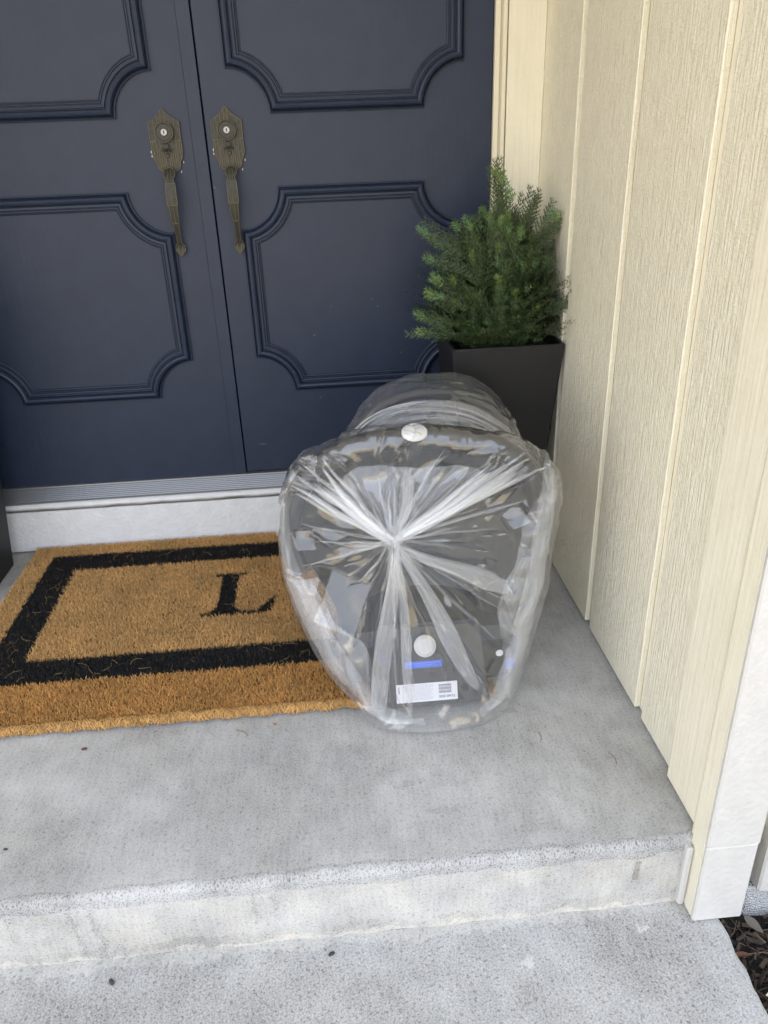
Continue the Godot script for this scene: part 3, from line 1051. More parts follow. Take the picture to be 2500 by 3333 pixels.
func make_shrub(at: Vector3, side: int) -> void:
	var r := RandomNumberGenerator.new()
	r.seed = 41 + side
	var t := thing("cypress_shrub", "green feathery cypress shrub in the planter by the siding wall" if side > 0 else "green feathery cypress shrub in the planter at the left end of the doormat", "shrub", at, "cypress shrubs in the black planters")
	var tr := MB.new()
	var pts := PackedVector3Array()
	for i in 9:
		pts.append(Vector3(0.006 * sin(i * 0.9), -0.01 + i * 0.042, 0.004 * cos(i * 1.3)))
	tr.tube(pts, 0.008, 0.0025, 7)
	obj("trunk", tr, M.bark, t)
	var b := MB.new()
	b.colored = true
	var needle_green := Color(0.062, 0.092, 0.038)
	var tips := [Color(0.12, 0.22, 0.065), Color(0.15, 0.22, 0.055), Color(0.10, 0.20, 0.085), Color(0.070, 0.115, 0.042)]
	var room := 1.0 if side > 0 else 0.62
	# envelope: radius over height (0 at the soil, 0.46 m at the leader)
	for i in 640:
		var h := pow(r.randf(), 1.3) * 0.33
		var az := r.randf() * TAU
		var env := 0.205 * (1.0 - pow(absf(h - 0.11) / 0.34, 1.3)) if h > 0.11 else 0.205 - 0.12 * (0.11 - h)
		var lean := lerpf(0.95, 0.20, h / 0.33) * r.randf_range(0.8, 1.2)
		var out := Vector3(cos(az), 0, sin(az))
		var base := Vector3(0, h * 0.82, 0) + out * env * r.randf_range(0.05, 0.5) * room
		var dir := (out * sin(lean) + Vector3.UP * cos(lean) + Vector3(r.randf_range(-0.2, 0.2), r.randf_range(-0.1, 0.15), r.randf_range(-0.2, 0.2))).normalized()
		var length := clampf(env * r.randf_range(0.55, 1.0), 0.060, 0.17)
		if (base + dir * length).x > 0.155:
			length *= 0.7
		var k := needle_green * r.randf_range(0.8, 1.2)
		var tip: Color = tips[r.randi() % 4]
		sprig(b, base, dir, Vector3.UP if absf(dir.y) < 0.8 else out, length, r.randf_range(0.026, 0.044), k, needle_green.lerp(tip, r.randf_range(0.15, 1.0)), r)
	for i in 150:
		var az := r.randf() * TAU
		var out := Vector3(cos(az), 0, sin(az))
		var base := Vector3(0, r.randf_range(-0.005, 0.07), 0) + out * sqrt(r.randf()) * 0.105 * room
		var lean := r.randf_range(0.15, 0.8)
		var dir := out * sin(lean) + Vector3.UP * cos(lean) + Vector3(r.randf_range(-0.25, 0.25), 0, r.randf_range(-0.25, 0.25))
		sprig(b, base, dir, out, r.randf_range(0.06, 0.12), r.randf_range(0.022, 0.036), needle_green * r.randf_range(0.8, 1.2), needle_green.lerp(tips[r.randi() % 4], r.randf_range(0.2, 1.0)), r)
	# the leaders and side arms that stand out of the outline
	for q in [[0.0, 0.25, 0.02, -0.02, 1.0, 0.05, 0.20], [0.0, 0.28, 0.0, -0.06, 1.0, 0.0, 0.195], [0.01, 0.25, 0.01, 0.08, 1.0, 0.1, 0.16], [0.03, 0.26, 0.02, 0.28, 1.0, 0.1, 0.16], [-0.02, 0.24, 0.0, -0.16, 1.0, -0.1, 0.13], [0.05, 0.24, 0.03, 0.55, 1.0, 0.15, 0.15], [-0.07, 0.24, 0.03, -1.0, 0.75, 0.1, 0.165], [-0.06, 0.20, 0.05, -1.0, 0.50, 0.2, 0.155], [-0.04, 0.23, 0.03, -0.55, 1.0, 0.1, 0.14], [0.07, 0.25, 0.02, 1.0, 1.05, 0.15, 0.155], [0.05, 0.27, 0.0, 0.45, 1.0, 0.0, 0.14], [0.07, 0.19, 0.0, 0.9, 0.8, 0.0, 0.12], [0.09, 0.11, 0.08, 1.0, 0.55, 0.5, 0.13], [0.10, 0.06, 0.06, 1.0, 0.35, 0.3, 0.11], [-0.11, 0.09, 0.06, -1.0, 0.35, 0.3, 0.13], [-0.11, 0.07, 0.08, -1.0, 0.15, 0.3, 0.13], [-0.09, 0.13, 0.08, -1.0, 0.5, 0.35, 0.12], [-0.08, 0.16, 0.06, -1.0, 0.55, 0.3, 0.12]]:
		for v in 3:
			var d := Vector3(q[3] * room, q[4], q[5]) + Vector3(r.randf_range(-0.12, 0.12), r.randf_range(-0.08, 0.08), r.randf_range(-0.15, 0.15))
			sprig(b, Vector3(q[0] * room, q[1], q[2]) + Vector3(r.randf_range(-0.015, 0.015), 0, r.randf_range(-0.02, 0.02)), d, Vector3(0.2, 0.3, 1.0), q[6] * r.randf_range(0.8, 1.05), 0.036, needle_green, needle_green.lerp(tips[v % 4], 0.8), r)
	var o := obj("crown", b, M.needles, t)
	o.set_meta("label", "dense needle sprays with paler green tips")


# ------------------------------------------------------------------ doormat
const MAT_LO := Vector2(-0.662, 0.078)
const MAT_HI := Vector2(0.600, 0.930)


func mat_black(x: float, z: float) -> bool:
	# dyed border frame and the letter L
	var bo := x > -0.598 and x < 0.540 and z > 0.143 and z < 0.772
	var bi := x > -0.506 and x < 0.450 and z > 0.236 and z < 0.680
	if bo and not bi:
		return true
	var c := Vector2(x, z)
	# L: top serif, stem, foot, rising arm
	if z > 0.322 and z < 0.338 and x > -0.085 and x < 0.006:
		return true
	if z >= 0.336 and z < 0.53 and x > -0.063 and x < -0.014:
		return true
	if z > 0.524 and z < 0.540 and x > -0.104 and x < 0.078:
		return true
	if z > 0.505 and z <= 0.526 and x > -0.08 + (0.526 - z) * 0.4 and x < 0.005 - (0.526 - z) * 0.8:
		return true
	var a := (z - 0.455) / (0.540 - 0.455)
	if a > 0.0 and a < 1.0 and x > 0.094 - 0.052 * a * (1.3 - 0.3 * a) and x < 0.100 - 0.02 * a:
		return true
	return false


func make_mat() -> void:
	var t := thing("doormat", "coir doormat with black border and letter L", "doormat")
	var wn := noise(121, 12.0, FastNoiseLite.TYPE_SIMPLEX, 3)
	# backing slab with dyed top
	var b := MB.new()
	b.mapped = true
	b.box(Vector3(MAT_LO.x, 0.003, MAT_LO.y), Vector3(MAT_HI.x, 0.0125, MAT_HI.y), 0.004)
	for p in b.v:
		b.uv.append(Vector2((p.x - MAT_LO.x) / (MAT_HI.x - MAT_LO.x), (p.z - MAT_LO.y) / (MAT_HI.y - MAT_LO.y)))
	var w := 640
	var h := 420
	var im := Image.create(w, h, false, Image.FORMAT_RGB8)
	for j in h:
		for i in w:
			var x := lerpf(MAT_LO.x, MAT_HI.x, (i + 0.5) / w)
			var z := lerpf(MAT_LO.y, MAT_HI.y, (j + 0.5) / h)
			var n := wn.get_noise_2d(x * 9.0, z * 9.0)
			im.set_pixel(i, j, lin(0.010, 0.009, 0.008) if mat_black(x + 0.002 * n, z + 0.002 * n) else lin(0.20 + 0.05 * n, 0.105 + 0.03 * n, 0.036))
	var m := flat(Color.WHITE, 0.9)
	m.albedo_texture = tex(im)
	obj("backing", b, m, t)
	# pile: short bent coir fibres
	var f := MB.new()
	f.colored = true
	var l := 0.0105
	for side in 2:
		var ax := Vector3(0.0008, 0, 0) if side == 0 else Vector3(0, 0, 0.0008)
		var p0 := Vector3(0, 0, 0)
		var p1 := Vector3(0.0012, l * 0.6, 0.0008)
		var p2 := Vector3(0.0042, l, 0.002)
		f.quad(p0 - ax, p0 + ax, p1 + ax * 0.9, p1 - ax * 0.9)
		f.tri(p1 - ax * 0.9, p1 + ax * 0.9, p2)
	var fm := f.mesh()
	var tone := noise(122, 5.0, FastNoiseLite.TYPE_SIMPLEX, 4)
	var xf: Array[Transform3D] = []
	var cl: Array[Color] = []
	var r := RandomNumberGenerator.new()
	r.seed = 5
	for i in 150000:
		var x := r.randf_range(MAT_LO.x - 0.001, MAT_HI.x + 0.001)
		var z := r.randf_range(MAT_LO.y, MAT_HI.y)
		# the far right of the mat lies under the bag and is not seen
		if x > 0.35 and z < 0.75 and r.randf() < 0.6:
			continue
		var wob := 0.004 * wn.get_noise_2d(x * 5.0, z * 5.0)
		var dark := mat_black(x + wob + r.randf_range(-0.004, 0.004), z + wob + r.randf_range(-0.004, 0.004))
		var tt := tone.get_noise_2d(x, z)
		var br := r.randf_range(0.65, 1.25) * (1.0 + 0.16 * tt)
		var k := Color(0.66, 0.405, 0.155) * br
		# the plain front margin is a redder, coarser coir
		if z > 0.772:
			k = Color(0.62, 0.335, 0.100) * br
		if dark:
			k = Color(0.013, 0.012, 0.011) * r.randf_range(0.5, 1.6)
			if r.randf() < 0.022:
				k = Color(0.20, 0.125, 0.05) * br
		k.a = 1.0
		var s := r.randf_range(0.75, 1.25) * (1.0 if not dark else 0.9)
		var q := Basis(Vector3.UP, r.randf() * TAU) * Basis(Vector3.RIGHT, r.randf_range(-0.5, 0.5))
		xf.append(Transform3D(q.scaled(Vector3(s, s, s)), Vector3(x, 0.0118, z)))
		cl.append(k)
	t.add_child(multi("pile", fm, xf, cl, M.fibre), true)
	# loose curled fibres lying over the pile
	var loose := MB.new()
	loose.colored = true
	for i in 300:
		var x := r.randf_range(MAT_LO.x + 0.01, 0.33)
		var z := r.randf_range(MAT_LO.y + 0.02, MAT_HI.y)
		var on := mat_black(x, z)
		if not on and z < 0.77 and r.randf() < 0.75:
			continue
		loose.col = Color(0.30, 0.19, 0.075) * r.randf_range(0.6, 1.3)
		var a := r.randf() * TAU
		var c := r.randf_range(-1.6, 1.6)
		var len2 := r.randf_range(0.012, 0.045)
		var p := Vector3(x, 0.0225, z)
		var line := PackedVector3Array()
		for q in 7:
			line.append(p + Vector3(0, 0.003 * sin(PI * q / 6.0), 0))
			p += Vector3(cos(a), 0, sin(a)) * len2 / 6.0
			a += c / 3.0
		loose.tube(line, 0.00045, 0.0003, 4, false)
	var lo := obj("loose_fibres", loose, M.fibre, t)
	lo.set_meta("kind", "stuff")
	# bound front edge: rows of looped stitches
	var hem := MB.new()
	hem.colored = true
	var n := 420
	for i in n:
		var x := lerpf(MAT_LO.x, MAT_HI.x, (i + r.randf()) / n)
		for q in 6:
			hem.col = Color(0.52, 0.29, 0.095) * r.randf_range(0.5, 1.15)
			var slant := r.randf_range(-0.013, 0.013)
			var z := MAT_HI.y + 0.0025 * sin(x * 90.0) + r.randf_range(-0.003, 0.003)
			var line := PackedVector3Array([Vector3(x - slant, 0.0195 + r.randf_range(-0.002, 0.003), z - 0.010), Vector3(x, 0.0225 + r.randf_range(-0.002, 0.002), z - 0.002), Vector3(x + slant * 0.6, 0.0165, z + 0.0035 + r.randf_range(0, 0.002)), Vector3(x + slant, 0.006 + r.randf_range(0, 0.006), z + 0.003 + r.randf_range(0, 0.004))])
			hem.tube(line, 0.0011, 0.0008, 4, false)
	var ho := obj("bound_edge", hem, M.fibre, t)
	ho.set_meta("kind", "stuff")


func multi(called: String, mesh: Mesh, xf: Array[Transform3D], cl: Array[Color], mat: Material) -> MultiMeshInstance3D:
	var mm := MultiMesh.new()
	mm.transform_format = MultiMesh.TRANSFORM_3D
	mm.use_colors = true
	mm.mesh = mesh
	mm.instance_count = xf.size()
	for i in xf.size():
		mm.set_instance_transform(i, xf[i])
		mm.set_instance_color(i, cl[i])
	var o := MultiMeshInstance3D.new()
	o.multimesh = mm
	o.material_override = mat
	o.name = called
	o.set_meta("kind", "stuff")
	return o


# ------------------------------------------------------------------ the black item inside the bag
func panel_at(x: float, s: float, lift: float) -> Vector3:
	# a point on the leaning front panel; s runs up the panel from 0 to 1
	return Vector3(x, lerpf(0.027, 0.190, s), lerpf(0.972, 0.912, s)) + Vector3(0, 0.345, 0.939) * lift


func on_panel(mb: MB, x0: float, x1: float, s0: float, s1: float, lift: float) -> void:
	mb.quad(panel_at(x0, s0, lift), panel_at(x1, s0, lift), panel_at(x1, s1, lift), panel_at(x0, s1, lift))


func make_packed_item() -> void:
	var t := thing("packed_item", "black molded plastic item with white round caps inside the clear bag", "packed item")
	# base with leaning front panel
	var b := MB.new()
	var prof := [[0.024, 0.60], [0.024, 0.966], [0.027, 0.972], [0.190, 0.912], [0.196, 0.905], [0.196, 0.60]]
	var hw := [0.125, 0.125, 0.127, 0.112, 0.110, 0.120]
	for i in prof.size():
		var k := (i + 1) % prof.size()
		var a: Array = prof[i]
		var c: Array = prof[k]
		b.quad(Vector3(0.452 - hw[i], a[0], a[1]), Vector3(0.452 + hw[i], a[0], a[1]), Vector3(0.452 + hw[k], c[0], c[1]), Vector3(0.452 - hw[k], c[0], c[1]))
		for s in [1.0, -1.0]:
			b.quad2(Vector3(0.452 + s * hw[i], a[0], a[1]), Vector3(0.452 + s * hw[k], c[0], c[1]), Vector3(0.452 + s * hw[k], c[0], 0.75), Vector3(0.452 + s * hw[i], a[0], 0.75), Vector3(s, 0, 0))
	obj("base_housing", b, M.plastic, t)
	bx("side_block", Vector3(0.530, 0.024, 0.64), Vector3(0.656, 0.165, 0.912), 0.022, M.plastic, t)
	bx("side_block", Vector3(0.262, 0.024, 0.64), Vector3(0.375, 0.165, 0.902), 0.022, M.plastic, t)
	# hollow shell
	var rows := []
	for i in 25:
		var v := i / 24.0
		var y := lerpf(0.15, 0.575, v)
		var half := lerpf(0.175, 0.272, smoothstep(0.0, 0.7, v)) * sqrt(maxf(0.02, 1.0 - pow(maxf(0.0, (v - 0.62) / 0.38), 2.2)))
		var row := PackedVector3Array()
		for j in 25:
			var u := j / 12.0 - 1.0
			row.append(Vector3(0.447 + half * u, y, lerpf(0.86, 0.80, v) - 0.15 * (1.0 - u * u) * (0.55 + 0.45 * sin(PI * v))))
		rows.append(row)
	var sh := MB.new()
	sh.grid(rows)
	obj("shell", sh, M.plastic, t)
	# front rim and back hoop
	var rim := PackedVector3Array()
	for i in 49:
		var a := lerpf(-0.18, PI + 0.18, i / 48.0)
		var ca := cos(a)
		var sa := sin(a)
		var x := 0.447 + 0.272 * signf(ca) * pow(absf(ca), 0.78)
		var y := 0.36 + (0.212 if sa > 0 else 0.30) * signf(sa) * pow(absf(sa), 0.85)
		if sa < 0:
			x = 0.447 + (x - 0.447) * (1.0 + 0.28 * sa)
		rim.append(Vector3(x, y, 0.800 - 0.02 * sa + 0.03 * maxf(0.0, -sa)))
	var rm := MB.new()
	rm.tube(rim, 0.024, 0.024, 14)
	obj("front_rim", rm, M.plastic, t)
	var hoop := PackedVector3Array()
	for i in 41:
		var a := lerpf(-0.2, PI + 0.2, i / 40.0)
		hoop.append(Vector3(0.52 + 0.218 * signf(cos(a)) * pow(absf(cos(a)), 0.85), 0.38 + 0.205 * sin(a), 0.52))
	var hp := MB.new()
	hp.tube(hoop, 0.012, 0.012, 12)
	obj("back_hoop", hp, M.plastic_grey, t)
	var stalk := MB.new()
	stalk.tube(PackedVector3Array([Vector3(0.440, 0.565, 0.835), Vector3(0.440, 0.604, 0.845)]), 0.019, 0.016, 16)
	obj("cap_collar", stalk, M.plastic, t)
	var cap := MB.new()
	cap.disc(Vector3(0.440, 0.603, 0.847), Vector3(0, 0.95, 0.30), [[0.022, 0.0], [0.0255, 0.003], [0.0255, 0.008], [0.0235, 0.0105], [0.015, 0.0125], [0.0, 0.013]], 32)
	obj("round_cap", cap, M.white_cap, t)
	var cap2 := MB.new()
	cap2.disc(Vector3(0.4445, 0.152, 0.926), Vector3(0, 0.45, 0.9), [[0.022, -0.008], [0.024, 0.006], [0.0235, 0.012], [0.016, 0.0165], [0.0, 0.018]], 32)
	obj("round_cap", cap2, M.grey_cap, t)
	var btn := MB.new()
	btn.disc(Vector3(0.612, 0.106, 0.9122), Vector3(0, 0, 1), [[0.0085, 0.0], [0.0083, 0.001], [0.0, 0.0012]], 20)
	obj("round_sticker", btn, M.white_cap, t)
	# printed label and blue strip on the panel
	var lb := MB.new()
	lb.mapped = true
	on_panel(lb, 0.3775, 0.5105, 0.055, 0.290, 0.0006)
	for k in [Vector2(0, 1), Vector2(1, 0), Vector2(1, 1), Vector2(0, 1), Vector2(0, 0), Vector2(1, 0)]:
		lb.uv.append(k)
	obj("printed_label", lb, label_material(), t)
	var bs := MB.new()
	bs.mapped = true
	on_panel(bs, 0.3985, 0.4800, 0.485, 0.570, 0.0006)
	for k in [Vector2(0, 1), Vector2(1, 0), Vector2(1, 1), Vector2(0, 1), Vector2(0, 0), Vector2(1, 0)]:
		bs.uv.append(k)
	obj("blue_strip", bs, strip_material(), t)
	for x in [0.412, 0.4575]:
		var so := MB.new()
		so.box(panel_at(x - 0.008, 0.345, 0) - Vector3(0, 0, 0.006), panel_at(x + 0.008, 0.43, 0.0012), 0.0006)
		var port := obj("socket", so, M.plastic_grey, t)
		var hole := MB.new()
		on_panel(hole, x - 0.0035, x + 0.0035, 0.365, 0.410, 0.0045)
		obj("opening", hole, M.black, port)
	var patch := MB.new()
	patch.quad(Vector3(0.626, 0.060, 0.9124), Vector3(0.646, 0.060, 0.9124), Vector3(0.646, 0.088, 0.9124), Vector3(0.626, 0.088, 0.9124))
	obj("blue_sticker", patch, M.blue, t)


func label_material() -> StandardMaterial3D:
	var im := Image.create(320, 120, false, Image.FORMAT_RGB8)
	im.fill(Color(0.80, 0.80, 0.82))
	var r := RandomNumberGenerator.new()
	r.seed = 3
	# lines of small print, too small to read
	for row in 13:
		var y := 8 + row * 8
		var x := 30
		while x < 190:
			var w := r.randi_range(5, 18)
			if x + w < 196:
				im.fill_rect(Rect2i(x, y, w, 3), Color(0.62, 0.62, 0.66))
			x += w + 3
	im.fill_rect(Rect2i(10, 14, 8, 46), Color(0.55, 0.55, 0.60))
	# bars of the code, then the digits under it
	var y2 := 16
	while y2 < 74:
		var w := r.randi_range(1, 3)
		im.fill_rect(Rect2i(222, y2, 66, w), Color(0.22, 0.22, 0.25))
		y2 += w + r.randi_range(1, 3)
	im.fill_rect(Rect2i(222, 86, 36, 18), Color(0.60, 0.60, 0.63))
	var glyphs := [["111", "101", "101", "101", "111"], ["101", "101", "111", "001", "001"], ["111", "001", "010", "010", "010"], ["010", "110", "010", "010", "111"]]
	for g in 4:
		for y in 5:
			for x in 3:
				if glyphs[g][y][x] == "1":
					im.fill_rect(Rect2i(264 + g * 11 + x * 3, 88 + y * 3, 3, 3), Color(0.25, 0.25, 0.28))
	var m := flat(Color.WHITE, 0.55)
	m.albedo_texture = tex(im)
	return m


func strip_material() -> StandardMaterial3D:
	var im := Image.create(200, 40, false, Image.FORMAT_RGB8)
	im.fill(lin(0.035, 0.11, 0.55))
	var r := RandomNumberGenerator.new()
	r.seed = 9
	for row in 2:
		var x := 14 + row * 40
		while x < 180 - row * 40:
			var w := r.randi_range(4, 14)
			im.fill_rect(Rect2i(x, 9 + row * 13, w, 4), Color(0.45, 0.55, 0.92))
			x += w + 4
	var m := flat(Color.WHITE, 0.5)
	m.albedo_texture = tex(im)
	return m


# ------------------------------------------------------------------ the clear bag
const KNOT := Vector3(0.3815, 0.428, 0.955)


func cr(a: Vector3, b: Vector3, c: Vector3, d: Vector3, t: float) -> Vector3:
	return b.cubic_interpolate(c, a, d, t)


func make_bag() -> void:
	var t := thing("plastic_bag", "large clear plastic bag gathered and tied in front", "bag")
	var front := [Vector3(0.438, 0.622, 0.850), Vector3(0.353, 0.617, 0.845), Vector3(0.289, 0.605, 0.840), Vector3(0.242, 0.581, 0.835), Vector3(0.197, 0.548, 0.830), Vector3(0.167, 0.506, 0.830), Vector3(0.152, 0.447, 0.830), Vector3(0.146, 0.369, 0.835), Vector3(0.150, 0.307, 0.845), Vector3(0.163, 0.245, 0.860), Vector3(0.195, 0.165, 0.890), Vector3(0.228, 0.095, 0.915), Vector3(0.285, 0.040, 0.957), Vector3(0.317, 0.010, 0.990), Vector3(0.350, 0.004, 1.013), Vector3(0.432, 0.004, 1.030), Vector3(0.511, 0.004, 1.027), Vector3(0.575, 0.004, 1.009), Vector3(0.624, 0.012, 0.972), Vector3(0.666, 0.060, 0.930), Vector3(0.694, 0.136, 0.900), Vector3(0.725, 0.238, 0.870), Vector3(0.739, 0.329, 0.850), Vector3(0.750, 0.407, 0.840), Vector3(0.752, 0.462, 0.835), Vector3(0.737, 0.507, 0.835), Vector3(0.706, 0.547, 0.840), Vector3(0.651, 0.580, 0.845), Vector3(0.583, 0.602, 0.850), Vector3(0.509, 0.616, 0.850)]
	var nf := front.size()
	var nt := 780
	var c := Vector2(0.447, 0.33)
	# control rings from the knot over the front rim to the closed back
	var per := [10, 34, 26, 16, 14, 12, 12, 12, 10, 14]
	var rows := []
	var total := 0
	for q in per:
		total += q
	for i in total + 1:
		var row := PackedVector3Array()
		row.resize(nt)
		rows.append(row)
	var svals := PackedFloat32Array()
	for i in total + 1:
		svals.append(0.0)
	for j in nt:
		var fu := float(j) / nt * nf
		var i0 := int(floor(fu))
		var f := cr(front[(i0 - 1 + nf) % nf], front[i0 % nf], front[(i0 + 1) % nf], front[(i0 + 2) % nf], fu - i0)
		f.y = maxf(f.y, 0.004)
		var ang := atan2(f.y - c.y, f.x - c.x)
		var top := clampf((f.y - 0.30) / 0.30, 0.0, 1.0)
		var low := clampf((0.16 - f.y) / 0.16, 0.0, 1.0)
		var d: Vector3 = f - KNOT
		var k0 := KNOT + d.normalized() * 0.006
		var a1 := KNOT + d * 0.10 + Vector3(0, 0, 0.010)
		var a2 := KNOT + d * 0.50 + Vector3(0, 0, -0.012 * top + 0.014 * (1.0 - top))
		var a3 := KNOT + d * 0.88 + Vector3(0, 0.004 * top, 0.012 + 0.012 * top - 0.004 * low)
		var g := Vector3(c.x + (f.x - c.x) * 0.975, f.y - 0.028 * top, f.z - 0.085)
		if low > 0.0:
			g = g.lerp(Vector3(lerpf(c.x, f.x, 0.9), maxf(0.0215 if f.z < 1.2 else 0.004, f.y), f.z - 0.12), low)
		var bw := 0.243 if sin(ang) > -0.2 else lerpf(0.243, 0.17, clampf((-sin(ang) - 0.2) / 0.8, 0.0, 1.0))
		var bk := Vector3(0.523 + bw * signf(cos(ang)) * pow(absf(cos(ang)), 0.8), 0.31 + (0.306 if sin(ang) > 0 else 0.286) * sin(ang), 0.52)
		var vl := Vector3(lerpf(f.x, bk.x, 0.5), lerpf(f.y, bk.y, 0.5) - 0.055 * top, 0.685)
		var hh := Vector3(lerpf(0.515, bk.x, 0.97), bk.y - 0.018 * top, 0.60)
		var mid := Vector3(lerpf(0.515, bk.x, 1.0), bk.y + 0.004 * top, 0.56)
		var b2 := Vector3(lerpf(0.52, bk.x, 0.9), lerpf(0.30, bk.y, 0.92), 0.455)
		var cc := Vector3(lerpf(0.52, bk.x, 0.04), lerpf(0.30, bk.y, 0.04), 0.44)
		var ctl := [k0, a1, a2, a3, f, g, vl, hh, mid, bk, cc] if false else [k0, a1, a2, a3, f, g, vl, hh, bk, b2, cc]
		var ri := 0
		for s in per.size():
			var p0: Vector3 = ctl[maxi(s - 1, 0)]
			var p1: Vector3 = ctl[s]
			var p2: Vector3 = ctl[s + 1]
			var p3: Vector3 = ctl[mini(s + 2, ctl.size() - 1)]
			for q in per[s]:
				var u: float = float(q) / per[s]
				var p := cr(p0, p1, p2, p3, u)
				rows[ri][j] = p
				svals[ri] = s + u
				ri += 1
		rows[ri][j] = ctl[ctl.size() - 1]
		svals[ri] = per.size()
	# creases running out of the knot
	var r := RandomNumberGenerator.new()
	r.seed = 77
	var creases := []
	for i in 70:
		creases.append([r.randf(), r.randf_range(0.004, 0.018), r.randf_range(0.002, 0.008) * (1.0 if r.randf() < 0.7 else -0.7), r.randf_range(0.8, 3.2), r.randf_range(0.6, 1.4)])
	# tight bundles where the film is drawn to the two shoulders and to the floor
	for q in [[0.133, 0.030, 26], [0.872, 0.034, 26], [0.585, 0.016, 8], [0.470, 0.018, 10], [0.010, 0.020, 8]]:
		for i in q[2]:
			creases.append([fposmod(q[0] + r.randf_range(-1.0, 1.0) * q[1], 1.0), r.randf_range(0.0025, 0.0050), r.randf_range(0.003, 0.0075) * (1.0 if r.randf() < 0.6 else -1.0), r.randf_range(2.6, 3.6), r.randf_range(0.4, 0.8)])
	var near := []
	for j in nt:
		var list := []
		for k in creases:
			var dd := absf(float(j) / nt - k[0])
			if minf(dd, 1.0 - dd) < k[1] + 0.011:
				list.append(k)
		near.append(list)
	# places where the film has caved in and leans back
	var dents := [[0.272, 0.272, 0.054, 0.066, -0.18, 0.36], [0.600, 0.262, 0.042, 0.030, 0.25, 0.32], [0.655, 0.400, 0.028, 0.050, 0.5, 0.26], [0.205, 0.400, 0.022, 0.022, 0.2, 0.40], [0.560, 0.490, 0.034, 0.022, -0.3, 0.26], [0.215, 0.30, 0.018, 0.018, 0.4, 0.40]]
	var n1 := noise(131, 7.0, FastNoiseLite.TYPE_SIMPLEX, 1)
	var n2 := noise(132, 19.0, FastNoiseLite.TYPE_SIMPLEX, 1)
	var n3 := noise(133, 46.0, FastNoiseLite.TYPE_SIMPLEX, 1)
	var n4 := noise(134, 4.0, FastNoiseLite.TYPE_SIMPLEX, 1)
	var done := []
	for i in rows.size():
		var row := PackedVector3Array()
		row.resize(nt)
		var s := svals[i]
		for j in nt:
			var p: Vector3 = rows[i][j]
			var du: Vector3 = rows[i][(j + 1) % nt] - rows[i][(j - 1 + nt) % nt]
			var dv: Vector3 = rows[mini(i + 1, rows.size() - 1)][j] - rows[maxi(i - 1, 0)][j]
			var nn := -du.cross(dv)
			nn = nn.normalized() if nn.length_squared() > 1e-16 else Vector3(0, 0, 1)
			var th := float(j) / nt
			var off := 0.0
			if s < 4.6:
				for k in near[j]:
					var dd: float = absf(th + 0.010 * n4.get_noise_2d(s * 0.25, k[0] * 9.0) - k[0])
					dd = minf(dd, 1.0 - dd)
					if dd < k[1]:
						var w: float = 1.0 - dd / k[1]
						var fade := smoothstep(0.0, 0.6, s) * (1.0 - smoothstep(k[3], k[3] + k[4], s))
						off += k[2] * w * fade
			var edge := 1.0 - clampf(absf(s - 4.0) / 1.2, 0.0, 1.0)
			var high := clampf((p.y - 0.25) / 0.25, 0.0, 1.0)
			var amp := smoothstep(0.3, 1.2, s) * (0.55 + 0.9 * edge * high)
			if s > 5.0:
				# film stretched over the hoop: fine lines along it
				off += 0.0028 * (1.0 - 2.0 * absf(n2.get_noise_2d(th * 0.42 + 2.0, s * 0.55)))
				off += 0.0016 * (1.0 - 2.0 * absf(n3.get_noise_2d(th * 0.30, s * 0.5)))
			else:
				var sel := smoothstep(0.30, 0.75, 0.5 + 0.9 * n4.get_noise_3d(p.x * 1.5, p.y * 1.5, p.z))
				var wx := p.x + 0.012 * n1.get_noise_3d(p.x, p.y, p.z)
				var wy := p.y + 0.012 * n1.get_noise_3d(p.y, p.z, p.x)
				off += amp * (1.0 - 0.4 * edge) * 0.0075 * facets(wx * 11.0, wy * 8.0, 3)
				off += amp * (0.35 + sel * (0.5 + edge * high)) * 0.0036 * facets(wx * 34.0 + 9.0, wy * 26.0, 5)
				off += amp * (sel * 0.3 + edge * high) * 0.0034 * facets(wx * 62.0, wy * 50.0, 8)
			if s < 3.6:
				for k in dents:
					var rx: float = p.x - k[0]
					var ry: float = p.y - k[1]
					var ca: float = cos(k[4])
					var sa: float = sin(k[4])
					var aa: float = (rx * ca + ry * sa) / k[2]
					var bb: float = (-rx * sa + ry * ca) / k[3]
					var mm: float = maxf(absf(aa), absf(bb))
					if mm < 1.0:
						off -= clampf((1.0 - mm) * 5.0, 0.0, 1.0) * k[5] * (bb + 1.0) * k[3]
			var flatness := clampf((p.y - 0.004) / 0.05, 0.0, 1.0)
			off *= flatness
			p += nn * off
			p.y = maxf(p.y, 0.0215 if p.z < 0.945 and p.x < 0.66 else 0.0035)
			row[j] = p
		done.append(row)
	var b := MB.new()
	b.grid(done, true)
	# the inner face of the sheet
	var inner := []
	for i in done.size():
		var row := PackedVector3Array()
		row.resize(nt)
		for j in nt:
			var du: Vector3 = done[i][(j + 1) % nt] - done[i][(j - 1 + nt) % nt]
			var dv: Vector3 = done[mini(i + 1, done.size() - 1)][j] - done[maxi(i - 1, 0)][j]
			var nn := du.cross(dv)
			nn = nn.normalized() if nn.length_squared() > 1e-16 else Vector3(0, 0, -1)
			row[j] = done[i][j] + nn * 0.0005
		inner.append(row)
	b.grid(inner, true)
	obj("film", b, M.film, t)
